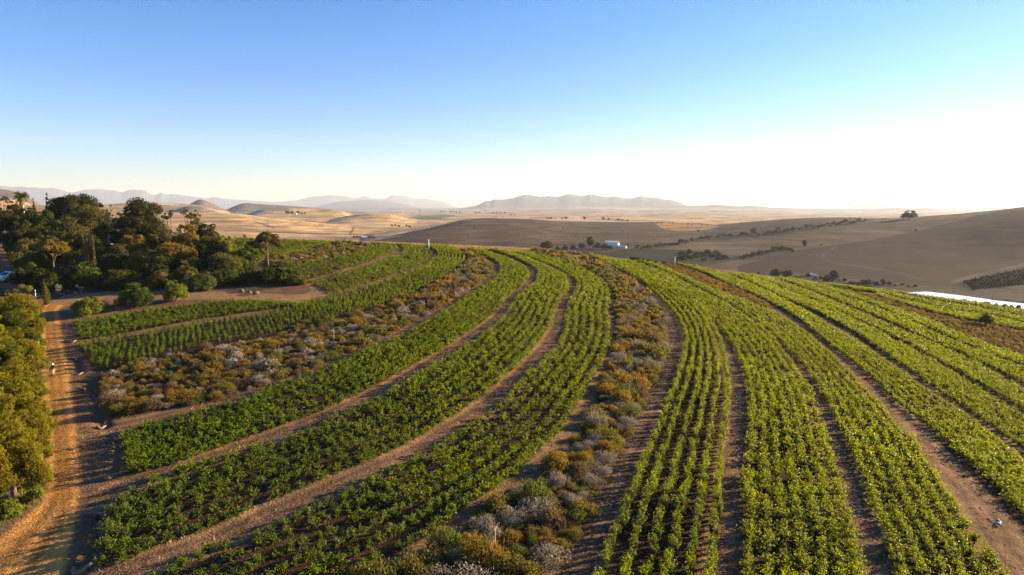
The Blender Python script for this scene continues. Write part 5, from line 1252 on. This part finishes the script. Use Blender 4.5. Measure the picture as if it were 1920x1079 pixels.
class MB:
    """Collects boxes, prisms and tubes, then links them as one mesh object."""
    def __init__(self): self.parts = []
    def box(self, c, s, rz=0.0, bevel=0.0):
        bm = bmesh.new(); bmesh.ops.create_cube(bm, size=1.0)
        bmesh.ops.scale(bm, vec=s, verts=bm.verts)
        if bevel: bmesh.ops.bevel(bm, geom=list(bm.edges), offset=bevel, segments=2, affect='EDGES', profile=0.6)
        bmesh.ops.rotate(bm, cent=(0, 0, 0), matrix=Matrix.Rotation(rz, 3, 'Z'), verts=bm.verts)
        bmesh.ops.translate(bm, vec=c, verts=bm.verts)
        return self._take(bm)
    def _take(self, bm):
        bmesh.ops.triangulate(bm, faces=list(bm.faces)); bm.verts.index_update()
        self.parts.append((np.array([v.co[:] for v in bm.verts]), np.array([[v.index for v in f.verts] for f in bm.faces]))); bm.free(); return self
    def loft(self, secs):
        """Closed hull through rings of equal length."""
        bm = bmesh.new(); rings = [[bm.verts.new(p) for p in r] for r in secs]; n = len(secs[0])
        for a, b in zip(rings, rings[1:]):
            for k in range(n): bm.faces.new((a[k], a[(k + 1) % n], b[(k + 1) % n], b[k]))
        bm.faces.new(rings[0][::-1]); bm.faces.new(rings[-1])
        bmesh.ops.recalc_face_normals(bm, faces=list(bm.faces))
        return self._take(bm)
    def tube(self, path, r, sides=8):
        rr = r if np.ndim(r) else [r] * len(path); self.parts.append(tube(path, rr, sides)); return self
    def rock(self, c, s, seed):
        bm = bmesh.new(); bmesh.ops.create_icosphere(bm, subdivisions=2, radius=0.5); rg = random.Random(seed)
        for v in bm.verts: v.co *= 1 + rg.uniform(-0.16, 0.16)
        bmesh.ops.scale(bm, vec=s, verts=bm.verts); bmesh.ops.translate(bm, vec=c, verts=bm.verts); return self._take(bm)
    def build(self, name, mat, parent=None, smooth=False):
        V, T = join(self.parts); return mesh_np(name, V, T, mat, parent, smooth=smooth)

# --- buildings
def gable(name, label, pos, rz, L, W, h, rise, roofmat, vents=0, door=True, windows=4, z0=None):
    """Gabled building, long side along local x."""
    x, y = pos; z = gz(x, y) - 0.3 if z0 is None else z0
    root = empty(name, (x, y, z), rz, label, 'building')
    sec = [(-W / 2, 0), (W / 2, 0), (W / 2, h), (0, h + rise), (-W / 2, h)]
    MB().loft([[(sx_ * L / 2, a, b) for a, b in sec] for sx_ in (-1, 1)]).build('wall', M_wall, root)
    t = 0.25; o = 0.5; k = rise / (W / 2)
    r = MB()
    for s in (-1, 1):
        r.loft([[(xx_, 0, h + rise + 0.02), (xx_, 0, h + rise + 0.02 + t), (xx_, s * (W / 2 + o), h - o * k + 0.02 + t), (xx_, s * (W / 2 + o), h - o * k + 0.02)] for xx_ in (-L / 2 - 0.3, L / 2 + 0.3)])
    ro = r.build('roof', roofmat, root)
    for i in range(vents):
        MB().box((-L / 2 + L * (i + 0.5) / vents, 0, h + rise + 0.55), (0.9, 0.9, 0.8), bevel=0.08).build('ridge_vent', roofmat, ro)
    for i in range(windows):
        f = MB().box((-L / 2 + L * (i + 0.5) / max(1, windows), -W / 2 - 0.03, h * 0.55), (1.2, 0.10, 1.1)).build('window', M_white, root)
        MB().box((-L / 2 + L * (i + 0.5) / max(1, windows), -W / 2 - 0.09, h * 0.55), (1.0, 0.04, 0.9)).build('pane', M_glass, f)
    if door: MB().box((L / 2 + 0.04, 0, 1.3), (0.08, 2.2, 2.6)).build('door', M_dkmetal, root)
    return root
p1 = far_hit(1147, 463.5); k1 = p1[1] / F
gable('farm_barn', 'long white barn with vents along its roof ridge in the valley', p1, math.radians(-28), 27 * k1, 11 * k1, 5.2 * k1, 5.0 * k1, M_roof, 8, True, 5)
p2 = far_hit(1166, 465.5); k2 = p2[1] / F
gable('farm_house', 'small white gabled farm house leaning against the right end of the long barn', p2, math.radians(-28), 17 * k2, 8 * k2, 2.6 * k2, 2.6 * k2, M_roof, 0, True, 3)
p3 = far_hit(683, 446); k3 = p3[1] / F
gable('farm_shed', 'tiny white shed below the dark wedge field', p3, math.radians(10), 9 * k3, 5 * k3, 1.6 * k3, 1.2 * k3, M_roof, 0, False, 2)
p4 = far_hit(553, 402.5); k4 = p4[1] / F
gable('far_farmhouse', 'hazy white farmhouse among trees on the left hills', p4, 0, 7 * k4, 4 * k4, 1.5 * k4, 1.2 * k4, M_roof, 0, False, 2)
p5 = far_hit(1038, 413.5); k5 = p5[1] / F
gable('plain_shed', 'hazy pale shed beyond the brown hill, in the tree line', p5, 0, 12 * k5, 4 * k5, 0.9 * k5, 0.6 * k5, M_roof, 0, False, 2)
xw, yw = at_depth(6, 214, 430)
gable('white_house', 'white house seen through the trees at the top of the drive', (xw, yw), math.radians(25), 20, 8, 4.2, 2.2, M_teal, 0, True, 4)
xw, yw = at_depth(188, 176, 430); zw_ = gz(xw, yw)
hw_ = gable('garden_house', 'house with a teal roof half hidden in the wood', (xw, yw), math.radians(-8), 9, 6, 3.2, 1.8, M_teal, 0, False, 3)
MB().box((1.2, -4.2, 1.6), (0.35, 0.35, 3.2)).build('porch_post', M_white, hw_); MB().box((0, -4.2, 3.3), (8, 0.35, 0.3)).build('porch_beam', M_white, hw_)

# --- vehicles
def pickup(name, label, x, y, rz, bed=True, s=1.0):
    root = empty(name, (x, y, gz(x, y) + 0.02), rz, label, 'pickup' if bed else 'car'); root.scale = (s, s, s)
    def ring(y_, hw, zb, zt, hwt): return [(-hw, y_, zb), (hw, y_, zb), (hw * 1.02, y_, zb + (zt - zb) * 0.6), (hwt, y_, zt), (-hwt, y_, zt), (-hw * 1.02, y_, zb + (zt - zb) * 0.6)]
    b = MB(); b.loft([ring(-2.6, 0.80, 0.45, 0.92, 0.74), ring(-2.45, 0.93, 0.38, 1.02, 0.86), ring(-1.3, 0.96, 0.38, 1.14, 0.90), ring(0.9, 0.96, 0.38, 1.16, 0.90), ring(2.45, 0.95, 0.42, 1.16, 0.90), ring(2.6, 0.90, 0.48, 1.12, 0.86)])
    ye = 1.0 if bed else 2.45
    b.loft([ring(-1.35, 0.86, 1.10, 1.15, 0.84), ring(-0.55, 0.85, 1.10, 1.74, 0.70), ring(0.2, 0.85, 1.10, 1.80, 0.70), ring(ye - 0.3, 0.85, 1.10, 1.76, 0.68), ring(ye, 0.84, 1.10, 1.20, 0.82)])
    body = b.build('body', M_car, root)
    MB().loft([[(-0.72, -1.30, 1.20), (0.72, -1.30, 1.20), (0.64, -0.60, 1.72), (-0.64, -0.60, 1.72)], [(-0.72, -1.26, 1.16), (0.72, -1.26, 1.16), (0.64, -0.56, 1.68), (-0.64, -0.56, 1.68)]]).build('windscreen', M_glass, root)
    for sd in (-1, 1):
        MB().loft([[(sd * 0.875, -0.75, 1.2), (sd * 0.875, ye - 0.25, 1.2), (sd * 0.74, ye - 0.4, 1.68), (sd * 0.74, -0.45, 1.68)], [(sd * 0.80, -0.75, 1.2), (sd * 0.80, ye - 0.25, 1.2), (sd * 0.69, ye - 0.4, 1.68), (sd * 0.69, -0.45, 1.68)]]).build('side_window', M_glass, root)
        MB().box((sd * 1.04, -0.95, 1.2), (0.2, 0.12, 0.18), bevel=0.03).build('mirror', M_car, root)
        MB().box((sd * 0.66, -2.585, 0.86), (0.36, 0.10, 0.16), bevel=0.03).build('headlight', M_lamp, root)
        for yy_ in (-1.65, 1.65):
            w = MB().tube([(sd * 0.74, yy_, 0.37), (sd * 0.98, yy_, 0.37)], 0.37, 18).build('wheel', M_tyre, root)
            MB().tube([(sd * 0.97, yy_, 0.37), (sd * 1.0, yy_, 0.37)], 0.22, 14).build('rim', M_rim, w)
    MB().box((0, -2.60, 0.80), (0.85, 0.06, 0.16), bevel=0.02).build('grille', M_dkmetal, root)
    MB().box((0, -2.63, 0.54), (1.6, 0.10, 0.16), bevel=0.04).build('bumper', M_dkmetal, root)
    if bed: MB().box((0, 1.75, 1.165), (1.5, 1.3, 0.03)).build('load_bed_cover', M_dkmetal, root)
    return root
xp, yp = map(float, hit(18.5, 527)); pickup('pickup_truck', 'white pickup facing us on the shaded upper drive beside the dark bush', xp, yp, math.radians(-6), True, 1.12)
xp, yp = at_depth(14, 196, 437); pickup('parked_car', 'white car parked in front of the white house, partly hidden by trees', xp, yp, math.radians(60), False)
xp, yp = far_hit(1522, 519); pickup('far_car', 'small white car in the hollow behind the right vines', xp, yp, math.radians(80), False, 1.5)

# --- the walker
def person(px, py, hgt):
    x, y = map(float, hit(px, py)); z = gz(x, y)
    root = empty('person', (x, y, z), math.radians(8), 'person in white hat, dark top and cream trousers walking on the orange road', 'person')
    k = hgt / 1.75
    J = {'pel': (0, 0, 0.95), 'sp': (0, -0.01, 1.15), 'ch': (0, 0.0, 1.35), 'nk': (0, -0.02, 1.50), 'hd': (0, -0.04, 1.60), 'top': (0, -0.03, 1.72),
         'ls': (0.19, 0, 1.42), 'le': (0.26, 0.05, 1.16), 'lw': (0.27, -0.06, 0.93), 'lh': (0.27, -0.09, 0.84), 'rs': (-0.19, 0, 1.42), 're': (-0.27, 0.06, 1.17), 'rw': (-0.25, -0.08, 0.98), 'rh': (-0.24, -0.11, 0.90),
         'lp': (0.09, 0, 0.92), 'lk': (0.11, -0.13, 0.50), 'la': (0.11, -0.16, 0.09), 'lt': (0.11, -0.33, 0.04), 'rp': (-0.09, 0, 0.92), 'rk': (-0.10, 0.03, 0.50), 'ra': (-0.10, 0.22, 0.12), 'rt': (-0.10, 0.08, 0.04)}
    R = {'pel': .13, 'sp': .12, 'ch': .145, 'nk': .055, 'hd': .085, 'top': .07, 'ls': .06, 'le': .042, 'lw': .03, 'lh': .035, 'rs': .06, 're': .042, 'rw': .03, 'rh': .035, 'lp': .085, 'lk': .058, 'la': .04, 'lt': .035, 'rp': .085, 'rk': .058, 'ra': .04, 'rt': .035}
    E = [('pel', 'sp'), ('sp', 'ch'), ('ch', 'nk'), ('nk', 'hd'), ('hd', 'top'), ('ch', 'ls'), ('ls', 'le'), ('le', 'lw'), ('lw', 'lh'), ('ch', 'rs'), ('rs', 're'), ('re', 'rw'), ('rw', 'rh'), ('pel', 'lp'), ('lp', 'lk'), ('lk', 'la'), ('la', 'lt'), ('pel', 'rp'), ('rp', 'rk'), ('rk', 'ra'), ('ra', 'rt')]
    for i in range(5):          # fingers and thumb of both hands
        for s, hd in ((1, 'lh'), (-1, 'rh')):
            b = J[hd]; a = (b[0] + s * (0.0 if i else -0.03), b[1] + (i - 2.5) * 0.018, b[2] - (0.045 if i else 0.01)); c = (a[0] - s * 0.015, a[1] - 0.01, a[2] - (0.05 - abs(i - 2.5) * 0.006))
            J[f'{hd}{i}a'] = a; J[f'{hd}{i}b'] = c; R[f'{hd}{i}a'] = 0.010; R[f'{hd}{i}b'] = 0.008; E += [(hd, f'{hd}{i}a'), (f'{hd}{i}a', f'{hd}{i}b')]
    keys = list(J); me = bpy.data.meshes.new('body')
    me.from_pydata([tuple(c * k for c in J[n]) for n in keys], [(keys.index(a), keys.index(b)) for a, b in E], [])
    o = bpy.data.objects.new('body', me); col.objects.link(o); o.parent = root
    sm = o.modifiers.new('skin', 'SKIN'); o.modifiers.new('sub', 'SUBSURF').levels = 2; o.modifiers['sub'].render_levels = 2
    for v, n in zip(me.skin_vertices[0].data, keys): v.radius = (R[n] * k, R[n] * k)
    me.skin_vertices[0].data[0].use_root = True
    m, nt, out = nodes_of('clothes_and_skin')       # dark top, cream trousers, bare hands, face and shoes by height and reach
    tc = N(nt, 'ShaderNodeTexCoord'); sp = N(nt, 'ShaderNodeSeparateXYZ'); nt.links.new(tc.outputs['Object'], sp.inputs[0])
    def gt(sock, v): n = N(nt, 'ShaderNodeMath', operation='GREATER_THAN', i_1=v); nt.links.new(sock, n.inputs[0]); return n.outputs[0]
    ab = N(nt, 'ShaderNodeMath', operation='ABSOLUTE'); nt.links.new(sp.outputs['X'], ab.inputs[0])
    arm = gt(ab.outputs[0], 0.185 * k); hip = gt(sp.outputs['Z'], 0.98 * k); face = gt(sp.outputs['Z'], 1.49 * k); shin = gt(sp.outputs['Z'], 0.26 * k); shoe = gt(sp.outputs['Z'], 0.085 * k); hand = gt(sp.outputs['Z'], 0.95 * k)
    c = mix_rgb(nt, (0.09, 0.05, 0.03), (0.42, 0.20, 0.11), shoe); c = mix_rgb(nt, c, (0.66, 0.58, 0.44), shin); c = mix_rgb(nt, c, (0.025, 0.025, 0.03), hip)
    ar = mix_rgb(nt, (0.36, 0.19, 0.12), (0.025, 0.025, 0.03), hand); c = mix_rgb(nt, c, ar, arm); c = mix_rgb(nt, c, (0.36, 0.19, 0.12), face)
    p = N(nt, 'ShaderNodeBsdfPrincipled', i_Roughness=0.8); nt.links.new(c, p.inputs['Base Color']); nt.links.new(p.outputs[0], out.inputs[0])
    me.materials.append(m)
    h = MB(); h.tube([(0, -0.035 * k, 1.66 * k), (0, -0.035 * k, 1.675 * k)], [0.21 * k, 0.20 * k], 20); h.tube([(0, -0.03 * k, 1.67 * k), (0, -0.03 * k, 1.74 * k), (0, -0.03 * k, 1.79 * k)], [0.115 * k, 0.11 * k, 0.07 * k], 16)
    h.build('hat', M_white, root, True)
    MB().tube([(0.0, -0.115 * k, 1.585 * k), (0, -0.145 * k, 1.565 * k)], [0.012, 0.016], 6).build('nose', mat_plain('skin', (0.36, 0.19, 0.12), 0.6, 0.05), root)
    for s in (-1, 1): MB().rock((s * 0.032 * k, -0.118 * k, 1.61 * k), (0.02, 0.012, 0.014), 3 + s).build('eye', M_dkmetal, root)
    bag = empty('hand_bag', (x, y, z), math.radians(8), 'dark bag hanging from the walker\'s arm on the left of the picture', 'bag')
    MB().box((-0.31 * k, -0.07 * k, 0.98 * k), (0.14, 0.32, 0.34), bevel=0.04).build('pouch', M_dkmetal, bag); MB().tube([(-0.29 * k, -0.16 * k, 1.14 * k), (-0.28 * k, -0.10 * k, 1.27 * k), (-0.28 * k, 0.03 * k, 1.27 * k), (-0.30 * k, 0.05 * k, 1.14 * k)], 0.012, 6).build('strap', M_dkmetal, bag)
person(100.5, 704, 1.5)

# --- poles
def pole(name, label, pos, h, r, lower, frac=0.62, arm=True, cat='pole'):
    x, y = pos; root = empty(name, (x, y, gz(x, y) - 0.05), 0.4, label, cat)
    MB().tube([(0, 0, 0), (0, 0, h * frac)], [r * 1.25, r * 1.1], 10).build('lower_pole', lower, root, True)
    MB().tube([(0, 0, h * frac - 0.01), (0, 0, h)], [r * 0.95, r * 0.8], 10).build('upper_pole', M_darkwood, root, True)
    if arm:
        MB().box((0, 0, h * 0.95), (1.1, 0.1, 0.1)).build('crossarm', M_darkwood, root)
        for s in (-0.48, 0.48, 0): MB().tube([(s, 0, h * 0.95 + 0.05), (s, 0, h * 0.95 + 0.22)], [0.05, 0.03], 6).build('insulator', M_stone, root)
def stand(px, py, top): x, y = map(float, hit(px, py)); pos, h, _ = span(px, y, top, 1); return pos, h
pos, h = stand(803.5, 470, 436); pole('crest_pole', 'pole with white lower half and dark top at the bend of the upper vines', pos, h, 0.10, M_white, 0.62, False)
pos, h = stand(1266, 495, 468); pole('crest_pole', 'white pole with thin dark tip on the right skyline of the vineyard', pos, h, 0.10, M_white, 0.55, False)
xq, yq = far_hit(501, 441); pos, h, _ = span(501, yq, 411, 1); pole('utility_pole', 'dark utility pole with crossarm rising behind the umbrella pine', pos, h, 0.22, M_darkwood, 0.6)
xq, yq = far_hit(1066.5, 477); pos, h, _ = span(1066.5, yq, 454, 1); pole('utility_pole', 'thin pale grey pole in the valley left of the white barn', pos, h, 0.16, M_wood, 0.6)
def perch(px, py, top, wpx, label, rz):
    pos, h = stand(px, py, top); x, y = pos; root = empty('bird_perch', (x, y, gz(x, y) - 0.05), rz, label, 'perch')
    MB().tube([(0, 0, 0), (0, 0, h)], [0.05, 0.04], 8).build('post', M_wood, root, True)
    w = wpx * y / F; MB().box((0, 0, h + 0.03), (w, 0.10, 0.09), bevel=0.01).build('crossbar', M_palewood, root)
perch(928, 1046, 990, 15, 'tall bird perch with slanting bar in the near shrubs of the middle strip', math.radians(62))
perch(625.5, 643, 614, 8, 'bird perch with level T bar in the western scrub', 0)
def stake(px, py, top, mat, label, r=0.035):
    pos, h = stand(px, py, top); o = MB().tube([(0, 0, -0.1), (0.01, 0, h * 0.5), (0.0, 0.01, h)], [r, r * 0.9, r * 0.8], 7).build('stake', mat, None, True)
    o.location = (pos[0], pos[1], gz(*pos)); tag(o, label, 'stake')
stake(241, 851, 839, M_wood, 'short brown stake at the corner of the vine block by the stone heap')
stake(205, 990, 978, M_palewood, 'short pale stake in front of the near left vine corner')
stake(72, 653, 641, M_white, 'thin white post at the hedge edge above the walker', 0.05)
stake(65.5, 560, 544, M_white, 'white gatepost beside the orange bricks near the pickup', 0.09)
stake(349, 611, 603, M_wood, 'thin stake between the upper left vine rows')

# --- logs, culverts, stones, pipe
def log(pts, r, label, mat=M_palewood, name='log'):
    p = np.array(pts, float); X, Y = hit(p[:, 0], p[:, 1]); P = catmull(np.stack([X, Y], 1), 5)
    Z = np.array([gz(a, b) for a, b in P]) + r * 0.75; c = P.mean(0)
    path = np.column_stack([P - c, Z - Z.mean()]); path[:, 2] += 0.04 * np.sin(np.arange(len(P)))
    rr = r * (1 - 0.35 * np.linspace(-1, 1, len(P)) ** 2); rr[0] *= 0.7
    o = MB().tube(path, list(rr), 9).build(name, mat, None, True); o.location = (c[0], c[1], Z.mean()); tag(o, label, 'log')
log([(193, 897), (199, 900), (207, 899), (214, 893)], 0.17, 'curved pale log at the lower end of the stone lined ditch')
log([(180, 799), (188, 801), (198, 796)], 0.15, 'small pale log at the road end of the track below the scrub')
log([(137, 1062), (140, 1072), (152, 1073), (163, 1066), (171, 1059)], 0.17, 'bent pale log in the bottom left corner')
log([(79, 661), (90, 660), (101, 659), (113, 657)], 0.10, 'flat pale log lying across the road edge above the walker')
log([(138, 701), (147, 702), (156, 698)], 0.12, 'thin pale log at the road corner of the staked vines')
log([(127, 641), (136, 643), (143, 640)], 0.12, 'pale log between the two left vine corners')
def culvert(px, py, label, s=1.0):
    x, y = map(float, hit(px, py)); root = empty('culvert', (x, y, gz(x, y) - 0.15), math.radians(-15), label, 'culvert'); root.scale = (s, s, s)
    MB().box((-0.55, 0, 0.35), (0.25, 0.45, 0.8), bevel=0.03).box((0.55, 0, 0.35), (0.25, 0.45, 0.8), bevel=0.03).box((0, 0, 0.85), (1.4, 0.45, 0.2), bevel=0.03).build('headwall', M_concrete, root)
    MB().box((0, 0.05, 0.3), (0.84, 0.2, 0.88)).build('mouth_shade', M_dkmetal, root)  # dark block standing in for the shade inside the mouth
culvert(187, 965, 'concrete culvert mouth below the near left vine corner', 0.65)
culvert(138, 672, 'small concrete culvert mouth at the road beside the staked vines', 0.5)
culvert(156, 733, 'concrete culvert mouth at the foot of the scrub strip', 0.5)
def stone(px, py, w, name, label, group=None, mat=M_stone, near=True, cat='stone', hh=0.65):
    x, y = map(float, hit(px, py)); k = w * y / F; o = MB().rock((0, 0, 0), (k, k * random.uniform(0.7, 1.1), k * hh), int(px * 7 + py)).build(name, mat, None, True)
    o.location = (x, y, gz(x, y) + k * 0.18); o.rotation_euler = (0, 0, random.uniform(0, 6)); tag(o, label, cat, group)
rg = random.Random(9)
for i in range(34):
    t = rg.random(); stone(200 + 28 * t + rg.uniform(-5, 5), 838 - 26 * t + rg.uniform(-6, 6), rg.uniform(3.0, 7.0), 'stone', 'rough grey stone in the heap lining the ditch beside the road', 'stones lining the ditch')
for i in range(9): stone(rg.uniform(203, 222), rg.uniform(845, 888), rg.uniform(1.5, 3.0), 'pebble', 'small pale stone lying in the ditch below the stone heap', 'stones in the ditch')
for px, py, w, lb in [(453, 548, 12, 'pale rounded boulder under the pine, leftmost of three'), (467, 550, 10, 'pale flat boulder under the pine, middle of three'), (480, 552, 13, 'pale low boulder under the pine, rightmost of three')]: stone(px, py, w, 'boulder', lb, mat=M_stone, cat='boulder')
for i, (px, py) in enumerate([(135, 577), (131, 580), (126, 583), (121, 586), (118, 589), (117, 592), (120, 596), (126, 599)]): stone(px, py, 2.6, 'edging_stone', f'dark edging stone at the bend of the drive, {ordw(i + 1)} from the top', 'edging stones of the drive')
for i in range(46):
    t = i / 45; stone(150 + 245 * t, 597 - 12 * t - 14 * math.sin(t * 1.57) - 8 * t * t + 3, 4.6, 'kerb_stone', f'pale kerb stone of the low edging above the left vines, {ordw(i + 1)} from the left', 'pale stone edging', hh=0.5)
for i, (px, py) in enumerate([(58, 556), (62, 558), (55, 560), (60, 562), (68, 559)]): stone(px, py, 5, 'brick_rubble', f'orange brick lump by the white gatepost, {ordw(i + 1)} of the little heap', 'orange rubble', mat_plain('orange_brick', (0.45, 0.17, 0.06), 0.9, 0.2) if i == 0 else bpy.data.materials['orange_brick'])
# bent white pipe on the verge
x, y = map(float, hit(18, 938)); o = MB().tube([(0, 0, 0), (0.02, 0, 0.5), (-0.02, 0, 0.62), (-0.2, 0, 0.66)], 0.045, 8).build('bent_pipe', M_white, None, True); o.location = (x, y, gz(x, y)); tag(o, 'bent white pipe standing in the verge grass at the left edge', 'pipe')
# blue irrigation pipe on the right track
p = np.array([(1854, 974), (1861, 980), (1868, 983), (1877, 983), (1871, 976)], float); X, Y = hit(p[:, 0], p[:, 1]); c = np.array([X.mean(), Y.mean()])
Z = np.array([gz(a, b) for a, b in zip(X, Y)]); root = empty('irrigation_pipe', (c[0], c[1], Z.mean()), 0, 'pale bent irrigation pipe with a blue end piece on the right track', 'pipe')
MB().tube(np.column_stack([X - c[0], Y - c[1], Z - Z.mean() + 0.08]), 0.04, 8).build('pipe', M_palepipe, root, True)
q = np.array([(1868, 984), (1872, 987), (1877, 990)], float); X2, Y2 = hit(q[:, 0], q[:, 1]); MB().tube(np.column_stack([X2 - c[0], Y2 - c[1], np.full(3, 0.12)]), [0.08, 0.10, 0.04], 8).build('blue_end', M_blue, root, True)
# ------------------------------------------------------------------ air: one even box of haze round the whole scene
hz = nodes_of('haze_air'); m, nt, out = hz
pv = N(nt, 'ShaderNodeVolumePrincipled')
pv.inputs['Color'].default_value = (0.80, 0.89, 1.0, 1)
pv.inputs['Density'].default_value = 0.000044
pv.inputs['Anisotropy'].default_value = 0.22
nt.links.new(pv.outputs[0], out.inputs['Volume'])
zlo, zhi = float(GZv.min()) - 1.5, float(GZv.max()) + 15
S_ = 26500.0
V = np.array([[sx_ * S_, sy_ * S_, z_] for z_ in (zlo, zhi) for sx_, sy_ in ((-1, -1), (1, -1), (1, 1), (-1, 1))])
Fq = np.array([[0, 3, 2, 1], [4, 5, 6, 7], [0, 1, 5, 4], [1, 2, 6, 5], [2, 3, 7, 6], [3, 0, 4, 7]])
tag(mesh_np('haze', V, Fq, m), kind='stuff')
print('haze top', zhi)
